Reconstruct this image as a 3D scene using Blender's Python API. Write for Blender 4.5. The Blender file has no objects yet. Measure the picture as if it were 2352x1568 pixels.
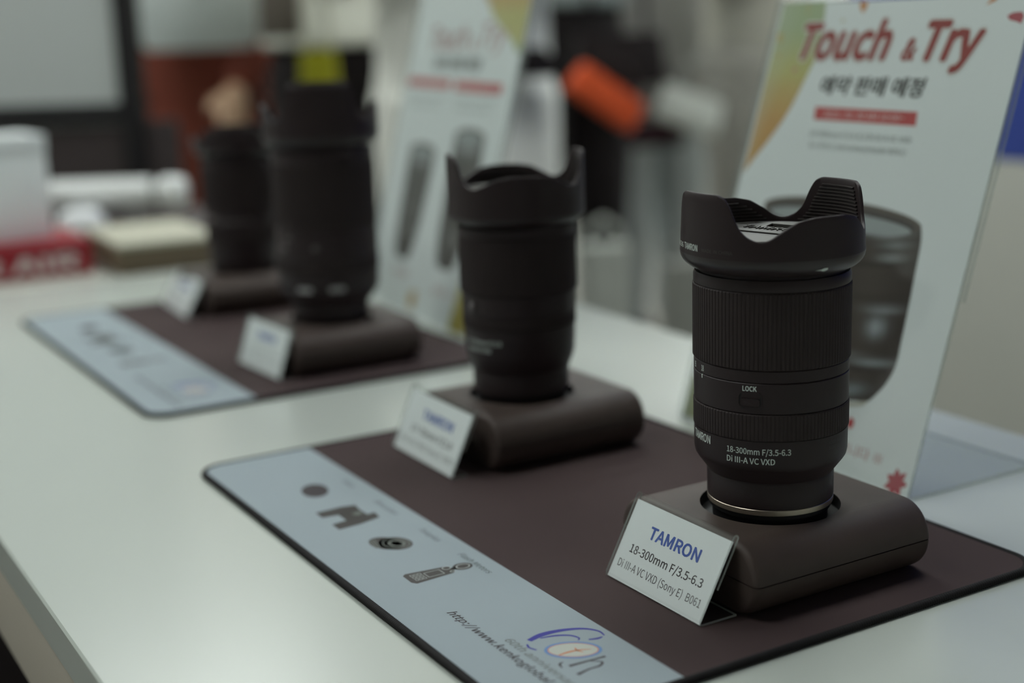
import bpy, bmesh, math, random
from mathutils import Vector, Matrix
random.seed(4)
pi = math.pi
SC = bpy.context.scene
COL = SC.collection
HT = 0.74            # height of the table top above the floor

# ------------------------------------------------------------------ camera
cam_data = bpy.data.cameras.new('camera'); cam = bpy.data.objects.new('camera', cam_data); COL.objects.link(cam)
YAW, PITCH, ROLL = math.radians(59.659), math.radians(12.778), math.radians(-1.9017)
fw = Vector((-math.sin(YAW) * math.cos(PITCH), math.cos(YAW) * math.cos(PITCH), -math.sin(PITCH)))
rt = Vector((math.cos(YAW), math.sin(YAW), 0)); up = rt.cross(fw)
r2 = rt * math.cos(ROLL) + up * math.sin(ROLL); u2 = up * math.cos(ROLL) - rt * math.sin(ROLL)
cam.matrix_world = Matrix(((r2.x, u2.x, -fw.x, 0.50903), (r2.y, u2.y, -fw.y, -0.44365), (r2.z, u2.z, -fw.z, 0.27455 + HT), (0, 0, 0, 1)))
cam_data.sensor_width = 36.0; cam_data.lens = 3222.0 / 2352 * 36
cam_data.clip_start = 0.02; cam_data.clip_end = 60
cam_data.dof.use_dof = True; cam_data.dof.focus_distance = 0.672; cam_data.dof.aperture_fstop = 3.3
SC.camera = cam
# ------------------------------------------------------------------ world, exposure
world = bpy.data.worlds.new('world'); SC.world = world; world.use_nodes = True
world.node_tree.nodes['Background'].inputs[0].default_value = (0.80, 0.86, 0.84, 1)
world.node_tree.nodes['Background'].inputs[1].default_value = 0.15
SC.view_settings.view_transform = 'Standard'; SC.view_settings.look = 'None'
SC.view_settings.exposure = 0.39; SC.view_settings.gamma = 1.0; SC.view_settings.use_curve_mapping = False
SC.cycles.max_bounces = 5; SC.cycles.diffuse_bounces = 3; SC.cycles.glossy_bounces = 2; SC.cycles.caustics_reflective = False; SC.cycles.caustics_refractive = False; SC.cycles.adaptive_threshold = 0.03
LAMP = 7.0           # strength of the ceiling panels

# ------------------------------------------------------------------ materials
MATS = {}
def M(name, col, rough=0.5, spec=0.5, metal=0.0, var=0.06, vscale=30.0, bump=0.0, bscale=400.0, sheen=0.0, emit=None, estr=0.0):
    if name in MATS: return MATS[name]
    m = bpy.data.materials.new(name); m.use_nodes = True; nt = m.node_tree; b = nt.nodes['Principled BSDF']
    tc = nt.nodes.new('ShaderNodeTexCoord')
    n = nt.nodes.new('ShaderNodeTexNoise'); n.inputs['Scale'].default_value = vscale; n.inputs['Detail'].default_value = 3
    nt.links.new(tc.outputs['Object'], n.inputs['Vector'])
    r = nt.nodes.new('ShaderNodeMapRange'); r.inputs[3].default_value = 1 - var; r.inputs[4].default_value = 1 + var
    nt.links.new(n.outputs['Fac'], r.inputs[0])
    mx = nt.nodes.new('ShaderNodeMix'); mx.data_type = 'RGBA'; mx.blend_type = 'MULTIPLY'; mx.inputs[0].default_value = 1
    mx.inputs[6].default_value = (*col, 1); nt.links.new(r.outputs[0], mx.inputs[7])
    nt.links.new(mx.outputs[2], b.inputs['Base Color'])
    b.inputs['Roughness'].default_value = rough; b.inputs['Metallic'].default_value = metal
    b.inputs['Specular IOR Level'].default_value = spec; b.inputs['Sheen Weight'].default_value = sheen
    if bump:
        n2 = nt.nodes.new('ShaderNodeTexNoise'); n2.inputs['Scale'].default_value = bscale; n2.inputs['Detail'].default_value = 2
        nt.links.new(tc.outputs['Object'], n2.inputs['Vector'])
        bp = nt.nodes.new('ShaderNodeBump'); bp.inputs['Strength'].default_value = bump; bp.inputs['Distance'].default_value = 0.0004
        nt.links.new(n2.outputs['Fac'], bp.inputs['Height']); nt.links.new(bp.outputs[0], b.inputs['Normal'])
    if emit:
        b.inputs['Emission Color'].default_value = (*emit, 1); b.inputs['Emission Strength'].default_value = estr
    MATS[name] = m; return m
def weave(name, col, rough, scale, strength, var=0.08):
    m = M(name, col, rough, 0.25, var=var, vscale=18.0, sheen=0.0); nt = m.node_tree; b = nt.nodes['Principled BSDF']
    tc = [x for x in nt.nodes if x.type == 'TEX_COORD'][0]
    bps = []
    for k, d in enumerate(('X', 'Y')):
        w = nt.nodes.new('ShaderNodeTexWave'); w.wave_type = 'BANDS'; w.bands_direction = d; w.inputs['Scale'].default_value = scale
        w.inputs['Distortion'].default_value = 0.6; nt.links.new(tc.outputs['Object'], w.inputs['Vector']); bps.append(w)
    ad = nt.nodes.new('ShaderNodeMath'); ad.operation = 'ADD'
    nt.links.new(bps[0].outputs['Fac'], ad.inputs[0]); nt.links.new(bps[1].outputs['Fac'], ad.inputs[1])
    bp = nt.nodes.new('ShaderNodeBump'); bp.inputs['Strength'].default_value = strength; bp.inputs['Distance'].default_value = 0.0003
    nt.links.new(ad.outputs[0], bp.inputs['Height']); nt.links.new(bp.outputs[0], b.inputs['Normal'])
    return m
def clear(name, tint, edge=0.0):
    m = bpy.data.materials.new(name); m.use_nodes = True; nt = m.node_tree; nt.nodes.clear()
    o = nt.nodes.new('ShaderNodeOutputMaterial'); t = nt.nodes.new('ShaderNodeBsdfTransparent'); t.inputs[0].default_value = (*tint, 1)
    g = nt.nodes.new('ShaderNodeBsdfGlossy'); g.inputs['Roughness'].default_value = 0.06
    lw = nt.nodes.new('ShaderNodeLayerWeight'); lw.inputs[0].default_value = 0.5
    pw = nt.nodes.new('ShaderNodeMath'); pw.operation = 'POWER'; pw.inputs[1].default_value = 5.0; nt.links.new(lw.outputs['Facing'], pw.inputs[0])
    f = nt.nodes.new('ShaderNodeMath'); f.operation = 'MULTIPLY_ADD'; f.inputs[1].default_value = 0.30; f.inputs[2].default_value = 0.04; nt.links.new(pw.outputs[0], f.inputs[0])
    mx = nt.nodes.new('ShaderNodeMixShader'); nt.links.new(f.outputs[0], mx.inputs[0]); nt.links.new(t.outputs[0], mx.inputs[1]); nt.links.new(g.outputs[0], mx.inputs[2])
    last = mx
    if edge:
        d = nt.nodes.new('ShaderNodeBsdfPrincipled'); d.inputs['Base Color'].default_value = (0.72, 0.77, 0.74, 1); d.inputs['Roughness'].default_value = 0.18
        m2 = nt.nodes.new('ShaderNodeMixShader'); m2.inputs[0].default_value = edge
        nt.links.new(mx.outputs[0], m2.inputs[1]); nt.links.new(d.outputs[0], m2.inputs[2]); last = m2
    nt.links.new(last.outputs[0], o.inputs[0]); MATS[name] = m; return m
def printed(name):
    """flat print whose ink colour is stored on the mesh as a colour attribute"""
    m = bpy.data.materials.new(name); m.use_nodes = True; nt = m.node_tree; b = nt.nodes['Principled BSDF']
    a = nt.nodes.new('ShaderNodeVertexColor'); a.layer_name = 'ink'; nt.links.new(a.outputs[0], b.inputs['Base Color'])
    b.inputs['Roughness'].default_value = 0.35; MATS[name] = m; return m

BLACK = M('satin_black_plastic', (0.0225, 0.0135, 0.0145), 0.46, 0.30, var=0.10, vscale=60, bump=0.12, bscale=2500)
BLACKD = M('deep_black_plastic', (0.006, 0.0055, 0.006), 0.5, 0.35, var=0.1)
BEVEL = M('hood_base_gloss', (0.022, 0.0145, 0.0150), 0.37, 0.5, var=0.08, vscale=40)
RUBBER = M('ribbed_black_rubber', (0.0290, 0.0200, 0.0200), 0.62, 0.28, var=0.12, vscale=90, bump=0.1, bscale=1800)
CAPG = M('matte_grey_black_cap', (0.058, 0.056, 0.049), 0.42, 0.5, var=0.08)
SILVER = M('mount_metal', (0.38, 0.33, 0.27), 0.34, 0.5, 1.0, var=0.08)
WHITEINK = M('white_ink', (0.62, 0.68, 0.64), 0.5, 0.3, var=0.03)
GREYINK = M('faint_grey_ink', (0.07, 0.062, 0.06), 0.6, 0.3, var=0.03)
RISER = M('riser_black_coating', (0.066, 0.0475, 0.0410), 0.52, 0.30, var=0.14, vscale=70, bump=0.18, bscale=3000)
FABRIC = weave('mat_dark_fabric', (0.057, 0.037, 0.037), 0.85, 900, 0.35)
WFABRIC = weave('mat_printed_fabric', (0.295, 0.345, 0.372), 0.75, 900, 0.12, var=0.03)
THREAD = M('mat_border_thread', (0.0085, 0.0072, 0.0078), 0.8, 0.3, var=0.25, vscale=500)
TABLE = M('white_table_laminate', (0.48, 0.515, 0.472), 0.24, 0.65, var=0.025, vscale=4)
TEDGE = M('table_edge_band', (0.46, 0.42, 0.35), 0.5, 0.4, var=0.05, vscale=9)
ACRYL = clear('clear_acrylic', (0.985, 0.992, 0.988))
ACRYE = clear('clear_acrylic_edge', (0.9, 0.93, 0.92), 0.42)
PAPER = M('white_paper', (0.83, 0.87, 0.88), 0.5, 0.35, var=0.015, vscale=40)
POSTER = M('poster_paper', (0.78, 0.835, 0.835), 0.45, 0.25, var=0.015, vscale=14)
BLUEINK = M('blue_ink', (0.045, 0.10, 0.42), 0.5, 0.3, var=0.05)
DARKINK = M('dark_plum_ink', (0.020, 0.012, 0.017), 0.5, 0.3, var=0.05)
MIDINK = M('grey_plum_ink', (0.07, 0.06, 0.068), 0.5, 0.3, var=0.05)
CAPINK = M('caption_ink', (0.05, 0.065, 0.065), 0.6, 0.3, var=0.05)
NAVYINK = M('navy_logo_ink', (0.010, 0.010, 0.24), 0.5, 0.3, var=0.04)
SKYINK = M('sky_logo_ink', (0.10, 0.21, 0.44), 0.5, 0.3, var=0.04)
CREAMINK = M('cream_logo_ink', (0.42, 0.44, 0.395), 0.5, 0.3, var=0.02)
ORANGEINK = M('orange_logo_ink', (0.50, 0.17, 0.07), 0.5, 0.3, var=0.05)
REDINK = M('brick_red_ink', (0.30, 0.042, 0.036), 0.45, 0.3, var=0.07)
BARINK = M('coral_red_ink', (0.52, 0.075, 0.075), 0.45, 0.3, var=0.03)
BROWNINK = M('brown_black_ink', (0.022, 0.017, 0.0145), 0.45, 0.3, var=0.05)
METERINK = M('pale_line_ink', (0.40, 0.43, 0.42), 0.5)
SMALLINK = M('olive_grey_ink', (0.11, 0.125, 0.11), 0.45, 0.3, var=0.05)
HALO = M('letter_outline_white', (0.82, 0.84, 0.81), 0.4, 0.3, var=0.01)
SHADEINK = M('letter_outline_grey', (0.40, 0.43, 0.41), 0.4, 0.3, var=0.02)
PRINT = printed('colour_print')
METALLEG = M('grey_powder_coat', (0.30, 0.30, 0.30), 0.4, 0.5, var=0.04)

# ------------------------------------------------------------------ mesh helpers
def new_obj(name, me, mats, parent=None, smooth=None):
    o = bpy.data.objects.new(name, me)
    for m in (mats if isinstance(mats, (list, tuple)) else [mats]): me.materials.append(m)
    COL.objects.link(o)
    if parent is not None: o.parent = parent
    if smooth is not None:
        for p in me.polygons: p.use_smooth = True
        me.set_sharp_from_angle(angle=math.radians(smooth))
    return o
def mesh(name, vs, fs, mats, parent=None, smooth=None, midx=None, solid=False):
    me = bpy.data.meshes.new(name); me.from_pydata([tuple(v) for v in vs], [], fs); me.update()
    if solid:
        bm = bmesh.new(); bm.from_mesh(me); bmesh.ops.recalc_face_normals(bm, faces=bm.faces); bm.to_mesh(me); bm.free()
    o = new_obj(name, me, mats, parent, smooth)
    if midx: me.polygons.foreach_set('material_index', midx)
    return o
def bmobj(name, bm, mats, parent=None, smooth=None):
    bmesh.ops.recalc_face_normals(bm, faces=bm.faces)
    me = bpy.data.meshes.new(name); bm.to_mesh(me); bm.free()
    return new_obj(name, me, mats, parent, smooth)
def thing(name, label, cat, loc=(0, 0, 0), rotz=0.0, group=None):
    o = bpy.data.objects.new(name, None); COL.objects.link(o); o.empty_display_size = 0.05
    o.location = loc; o.rotation_euler = (0, 0, rotz); return tag(o, label, cat, group)
def tag(o, label, cat, group=None, kind=None):
    if label: o['label'] = label
    if cat: o['category'] = cat
    if group: o['group'] = group
    if kind: o['kind'] = kind
    return o
def lathe(name, prof, mat, parent, seg=96, smooth=35, rfun=None, cap=True):
    vs, fs = [], []; n = len(prof)
    for j in range(seg):
        a = 2 * pi * j / seg
        for i, (r, z) in enumerate(prof):
            rr = rfun(i, j, r) if rfun else r
            vs.append((rr * math.cos(a), rr * math.sin(a), z))
    for j in range(seg):
        k = (j + 1) % seg
        for i in range(n - 1): fs.append((j * n + i, k * n + i, k * n + i + 1, j * n + i + 1))
    if cap:
        fs.append([j * n for j in range(seg)][::-1]); fs.append([j * n + n - 1 for j in range(seg)])
    return mesh(name, vs, fs, mat, parent, smooth, solid=True)
def ribbed(name, z0, z1, r, count, depth, mat, parent):
    prof = [(r - 0.0012, z0), (r - 0.0002, z0), (r, z0 + 0.0006), (r, z1 - 0.0006), (r - 0.0002, z1), (r - 0.0012, z1)]
    def rf(i, j, rr):
        if i in (2, 3): return rr - (depth if j % 6 in (0, 1) else 0)
        return rr - (depth if i in (1, 4) else 0)
    return lathe(name, prof, mat, parent, seg=count * 6, smooth=20, rfun=rf)
def box_bm(bm, x0, x1, y0, y1, z0, z1, bev=0.0, mat=None):
    r = bmesh.ops.create_cube(bm, size=1.0)
    for v in r['verts']: v.co = Vector(((x0 + x1) / 2 + v.co.x * (x1 - x0), (y0 + y1) / 2 + v.co.y * (y1 - y0), (z0 + z1) / 2 + v.co.z * (z1 - z0)))
    if bev:
        es = {e for v in r['verts'] for e in v.link_edges}
        bmesh.ops.bevel(bm, geom=list(es), offset=bev, segments=2, affect='EDGES', profile=0.7)
def box(name, x0, x1, y0, y1, z0, z1, mat, parent=None, bev=0.0):
    bm = bmesh.new(); box_bm(bm, x0, x1, y0, y1, z0, z1, bev); return bmobj(name, bm, mat, parent, 40 if bev else None)
def rrect(x0, x1, y0, y1, r, n=8):
    pts = []
    rs = r if isinstance(r, (list, tuple)) else (r,) * 4       # corners: x0y0, x1y0, x1y1, x0y1
    for (cx, cy, a0, rr) in ((x0, y0, pi, rs[0]), (x1, y0, 1.5 * pi, rs[1]), (x1, y1, 0, rs[2]), (x0, y1, 0.5 * pi, rs[3])):
        if rr <= 0: pts.append((cx, cy)); continue
        ox = cx + (rr if cx == x0 else -rr); oy = cy + (rr if cy == y0 else -rr)
        for k in range(n + 1):
            a = a0 + 0.5 * pi * k / n; pts.append((ox + rr * math.cos(a), oy + rr * math.sin(a)))
    return pts
def prism(name, pts, z0, z1, mat, parent=None, smooth=None):
    n = len(pts); vs = [(x, y, z0) for x, y in pts] + [(x, y, z1) for x, y in pts]
    fs = [list(range(n))[::-1], list(range(n, 2 * n))] + [(i, (i + 1) % n, n + (i + 1) % n, n + i) for i in range(n)]
    return mesh(name, vs, fs, mat, parent, smooth, solid=True)
def baked(o):
    dg = bpy.context.evaluated_depsgraph_get(); me = bpy.data.meshes.new_from_object(o.evaluated_get(dg)); old = o.data
    o.modifiers.clear(); o.data = me; me.name = old.name; bpy.data.meshes.remove(old); return o

# lettering: outlines of Blender's own bundled interface font (or its built-in one)
try:
    import os
    FONT = bpy.data.fonts.load(os.path.join(bpy.utils.system_resource('DATAFILES', path='fonts'), 'Noto Sans CJK Regular.woff2'))
except Exception:
    FONT = None
# glyph outlines from the built-in font as flat meshes
WSC = 1.0            # stroke weights are given for a capital height of 0.70
def glyphs(s, weight=0.0, shear=0.0, space=1.0):
    c = bpy.data.curves.new('glyphs', 'FONT'); c.body = s; c.size = 1.0
    if FONT is not None: c.font = FONT
    c.offset = min(weight, 0.0) * WSC; c.shear = shear; c.space_character = space
    c.resolution_u = 3; c.fill_mode = 'FRONT'
    o = bpy.data.objects.new('glyphs', c); COL.objects.link(o)
    bpy.context.view_layer.update()
    me = bpy.data.meshes.new_from_object(o.evaluated_get(bpy.context.evaluated_depsgraph_get()))
    vs = [(v.co.x, v.co.y) for v in me.vertices]; fs = [tuple(p.vertices) for p in me.polygons]
    bpy.data.objects.remove(o); bpy.data.curves.remove(c); bpy.data.meshes.remove(me)
    if weight > 0:                                   # heavier strokes: the outline swept round a small circle
        n, q = len(vs), weight * WSC; base, bf = vs, fs; vs, fs = [], []
        for k in range(9):
            dx, dy = (0, 0) if k == 8 else (q * math.cos(k * pi / 4), q * math.sin(k * pi / 4))
            vs += [(x + dx, y + dy) for x, y in base]; fs += [tuple(i + k * n for i in f) for f in bf]
    return vs, fs
CAPH = (lambda v: max(y for x, y in v) - min(y for x, y in v))(glyphs('H')[0])
WSC = CAPH / 0.70
def fitted(s, x0, x1, y0, h, weight=0.0, shear=0.0, space=1.0, ref=None):
    """text fitted between x0 and x1, baseline y0, capital height h"""
    vs, fs = glyphs(s, weight, shear, space)
    rv = vs if ref is None else glyphs(s, ref, shear, space)[0]
    a = min(v[0] for v in rv); b = max(v[0] for v in rv); k = (x1 - x0) / (b - a); ky = h / CAPH
    return [(x0 + (x - a) * k, y0 + y * ky) for x, y in vs], fs
def step(i, n, kw):                                  # the swept copies lie a few microns apart, like layers of ink
    return (i // max(1, n // 9)) * 4e-6 if kw.get('weight', 0) > 0 else 0.0
def flat_text(name, s, x0, x1, y0, h, mat, parent, lift, **kw):
    vs, fs = fitted(s, x0, x1, y0, h, **kw)
    return mesh(name, [(x, y, lift + step(i, len(vs), kw)) for i, (x, y) in enumerate(vs)], fs, mat, parent)
def round_text(name, s, a0, a1, z, h, r, mat, parent, lift=0.00008, **kw):
    vs, fs = fitted(s, 0.0, 1.0, z, h, **kw); out = []
    for i, (x, y) in enumerate(vs):
        a = math.radians(a0 + (a1 - a0) * x); rr = r + lift + step(i, len(vs), kw)
        out.append((rr * math.cos(a), rr * math.sin(a), y))
    return mesh(name, out, fs, mat, parent)
def smooth_path(pts, per=8):
    out = []; n = len(pts)
    for i in range(n - 1):
        p0, p1, p2, p3 = pts[max(i - 1, 0)], pts[i], pts[i + 1], pts[min(i + 2, n - 1)]
        for k in range(per):
            t = k / per
            out.append(tuple(0.5 * ((2 * b) + (-a + c) * t + (2 * a - 5 * b + 4 * c - d) * t * t + (-a + 3 * b - 3 * c + d) * t ** 3) for a, b, c, d in zip(p0, p1, p2, p3)))
    out.append(tuple(pts[-1])); return out
def stroke(name, pts, mat, parent, lift):                       # pts: (x, y, width)
    P = smooth_path(pts); vs, fs = [], []
    for i, (x, y, w) in enumerate(P):
        a = P[max(i - 1, 0)]; b = P[min(i + 1, len(P) - 1)]; dx, dy = b[0] - a[0], b[1] - a[1]; L = math.hypot(dx, dy) or 1
        nx, ny = -dy / L * w / 2, dx / L * w / 2
        vs += [(x + nx, y + ny, lift), (x - nx, y - ny, lift)]
    for i in range(len(P) - 1): fs.append((2 * i, 2 * i + 1, 2 * i + 3, 2 * i + 2))
    return mesh(name, vs, fs, mat, parent)
def patch(name, polys, mat, parent, lift):
    vs, fs = [], []
    for p in polys:
        fs.append(list(range(len(vs), len(vs) + len(p)))); vs += [(x, y, lift) for x, y in p]
    return mesh(name, vs, fs, mat, parent)
def ell(cx, cy, a, b, rot=0.0, n=32, t0=0.0, t1=2 * pi):
    c, s = math.cos(rot), math.sin(rot); out = []
    for k in range(n):
        t = t0 + (t1 - t0) * k / (n if t1 - t0 > 6.2 else n - 1); x, y = a * math.cos(t), b * math.sin(t); out.append((cx + x * c - y * s, cy + x * s + y * c))
    return out
def ring(cx, cy, a, b, w, rot=0.0, n=40):
    o = ell(cx, cy, a, b, rot, n); i = ell(cx, cy, a - w, b - w, rot, n)
    return [[o[k], o[(k + 1) % n], i[(k + 1) % n], i[k]] for k in range(n)]
def ink_grid(name, rows, parent, lift):
    """rows: list of [(x, y, (r,g,b)), ...] of equal length; one smooth colour print"""
    n = len(rows[0]); vs = [(x, y, lift) for r in rows for x, y, c in r]; cs = [c for r in rows for x, y, c in r]
    fs = [(i * n + j, i * n + j + 1, (i + 1) * n + j + 1, (i + 1) * n + j) for i in range(len(rows) - 1) for j in range(n - 1)]
    o = mesh(name, vs, fs, PRINT, parent); ca = o.data.color_attributes.new('ink', 'FLOAT_COLOR', 'POINT')
    for k, c in enumerate(cs): ca.data[k].color = (*c, 1)
    return o
def sheet(name, prof, w, th, mats, parent):
    """a bent plastic sheet: prof = (y, z) centre line, extruded over x in 0..w; broad faces get mats[0], cut edges mats[1]"""
    n = len(prof); L = []
    for i, (y, z) in enumerate(prof):
        a = prof[max(i - 1, 0)]; b = prof[min(i + 1, n - 1)]; dy, dz = b[0] - a[0], b[1] - a[1]; q = math.hypot(dy, dz)
        L.append((-dz / q * th / 2, dy / q * th / 2))
    vs = []
    for x in (0, w):
        for s in (1, -1): vs += [(x, y + s * l[0], z + s * l[1]) for (y, z), l in zip(prof, L)]
    fs, mi = [], []
    for i in range(n - 1):
        fs.append((i, i + 1, 2 * n + i + 1, 2 * n + i)); mi.append(0)
        fs.append((n + i, 3 * n + i, 3 * n + i + 1, n + i + 1)); mi.append(0)
        fs.append((i, n + i, n + i + 1, i + 1)); mi.append(1)
        fs.append((2 * n + i, 2 * n + i + 1, 3 * n + i + 1, 3 * n + i)); mi.append(1)
    for i in (0, n - 1): fs.append((i, 2 * n + i, 3 * n + i, n + i)); mi.append(1)
    return mesh(name, vs, fs, mats, parent, None, mi, True)

# ------------------------------------------------------------------ the hall
FLOORM = M('taupe_carpet', (0.25, 0.24, 0.215), 0.8, 0.3, var=0.15, vscale=40, bump=0.4, bscale=300)
WALLM = M('hall_grey_wall', (0.47, 0.51, 0.49), 0.7, 0.3, var=0.06, vscale=1.5)
CEILM = M('hall_ceiling', (0.72, 0.73, 0.71), 0.8, 0.3, var=0.03, vscale=2)
PARTM = M('partition_grey', (0.50, 0.505, 0.455), 0.6, 0.3, var=0.04, vscale=5)
BLUEM = M('partition_blue', (0.05, 0.085, 0.38), 0.55, 0.3, var=0.05, vscale=5)
X0, X1, Y0, Y1, ZC = -7.0, 3.2, -3.6, 5.6, 3.0
tag(box('floor', X0, X1, Y0, Y1, -0.1, 0.0, FLOORM), 'taupe carpet floor of the exhibition hall', 'floor', kind='structure')
tag(box('ceiling', X0, X1, Y0, Y1, ZC, ZC + 0.1, CEILM), 'pale ceiling of the exhibition hall', 'ceiling', kind='structure')
WALLW = M('hall_white_wall', (0.74, 0.75, 0.73), 0.7, 0.3, var=0.03, vscale=1.5)
for nm, a, m, l in (('wall_left', (X0 - 0.1, X0, Y0, Y1), WALLM, 'plain grey'), ('wall_right', (X1, X1 + 0.1, Y0, Y1), WALLW, 'plain white'), ('wall_back', (X0, X1, Y1, Y1 + 0.1), WALLM, 'plain grey'), ('wall_front', (X0, X1, Y0 - 0.1, Y0), WALLW, 'plain white')):
    tag(box(nm, *a, 0, ZC, m), l + ' hall wall', 'wall', kind='structure')
LAMPM = M('lamp_diffuser', (0.8, 0.8, 0.8), 0.6, 0.3, emit=(0.945, 1.0, 0.965), estr=LAMP)
LFRAME = M('lamp_frame_white', (0.7, 0.7, 0.7), 0.5, 0.4)
lamp0 = None
for i, x in enumerate((-5.6, -3.9, -2.2, -0.5)):
    for j, y in enumerate((-1.2, 0.9, 3.0, 4.9)):
        t = thing('ceiling_lamp', 'square white ceiling light panel above the hall', 'ceiling lamp', (x, y, ZC - 0.001), 0, 'ceiling light panels')
        if lamp0 is None:
            bm = bmesh.new()
            for a in ((-0.45, 0.45, -0.45, -0.42), (-0.45, 0.45, 0.42, 0.45), (-0.45, -0.42, -0.42, 0.42), (0.42, 0.45, -0.42, 0.42)): box_bm(bm, *a, -0.05, 0)
            f = bmobj('lamp_frame', bm, LFRAME, t); d = box('diffuser', -0.42, 0.42, -0.42, 0.42, -0.04, -0.03, LAMPM, t); lamp0 = (f, d)
        else:
            for p in lamp0: c = p.copy(); COL.objects.link(c); c.parent = t
# partition at the right, behind the table
pt = tag(bpy.data.objects.new('wall_partition', None), 'grey booth partition with a blue upper panel', 'partition', kind='structure'); COL.objects.link(pt)
box('lower_panel', -1.45, 0.9, 1.45, 1.49, 0.0, 0.765, PARTM, pt, 0.002)
box('upper_panel', -1.45, 0.9, 1.452, 1.488, 0.767, 2.3, BLUEM, pt, 0.002)
box('end_post', -1.48, -1.45, 1.445, 1.495, 0.0, 2.3, METALLEG, pt, 0.002)

# ------------------------------------------------------------------ display table
def slab(name, pts, z0, z1, mat, parent, ch=0.0012):
    n = len(pts); cx = sum(p[0] for p in pts) / n; cy = sum(p[1] for p in pts) / n
    ins = [(x - math.copysign(ch, x - cx), y - math.copysign(ch, y - cy)) for x, y in pts]
    vs = [(x, y, z0) for x, y in pts] + [(x, y, z1 - ch) for x, y in pts] + [(x, y, z1) for x, y in ins]
    fs = [list(range(n))[::-1], list(range(2 * n, 3 * n))]
    for k in (0, n): fs += [(k + i, k + (i + 1) % n, k + n + (i + 1) % n, k + n + i) for i in range(n)]
    return mesh(name, vs, fs, mat, parent, solid=True)
tb = thing('display_table', 'long white exhibition table carrying the black lenses and mats', 'table')
TOPP = [(-1.105, -0.3185), (0.75, -0.3165), (0.75, 0.262), (-1.105, 0.322)]
slab('table_top', TOPP, HT - 0.022, HT, TABLE, tb)
for nm, a in (('front_apron', (-1.103, 0.748, -0.3165, -0.296)), ('back_apron', (-1.103, 0.748, 0.236, 0.256)), ('end_apron', (-1.103, -1.083, -0.295, 0.235)), ('end_apron', (0.728, 0.748, -0.295, 0.235))):
    box(nm, *a, HT - 0.0745, HT - 0.0225, TEDGE, tb, 0.001)
for x in (-1.07, 0.71):
    for y in (-0.285, 0.225): box('leg', x - 0.02, x + 0.02, y - 0.02, y + 0.02, 0.0, HT - 0.03, METALLEG, tb, 0.003)

# ------------------------------------------------------------------ counter mats
def ring_path(x0, x1, y0, y1, r, step):
    pts = rrect(x0, x1, y0, y1, r, 16); out = []; n = len(pts)
    for i in range(n):
        a, b = Vector(pts[i]), Vector(pts[(i + 1) % n]); k = max(1, int((b - a).length / step))
        for q in range(k): out.append(a.lerp(b, q / k))
    return out
def border(name, x0, x1, y0, y1, r, parent):
    P = ring_path(x0, x1, y0, y1, r, 0.0005); n = len(P); vs, fs = [], []; m = 8
    for i, p in enumerate(P):
        d = (P[(i + 1) % n] - P[i - 1]).normalized(); nx = Vector((d.y, -d.x)); k = 1.0 + (0.10 if i % 3 == 0 else -0.05)
        for j in range(m):
            a = 2 * pi * j / m; vs.append((p.x + nx.x * math.cos(a) * 0.0021 * k, p.y + nx.y * math.cos(a) * 0.0021 * k, 0.0019 + math.sin(a) * 0.0019 * k))
    for i in range(n):
        q = (i + 1) % n
        for j in range(m): fs.append((i * m + j, q * m + j, q * m + (j + 1) % m, i * m + (j + 1) % m))
    return mesh(name, vs, fs, THREAD, parent, 80, solid=True)
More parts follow.
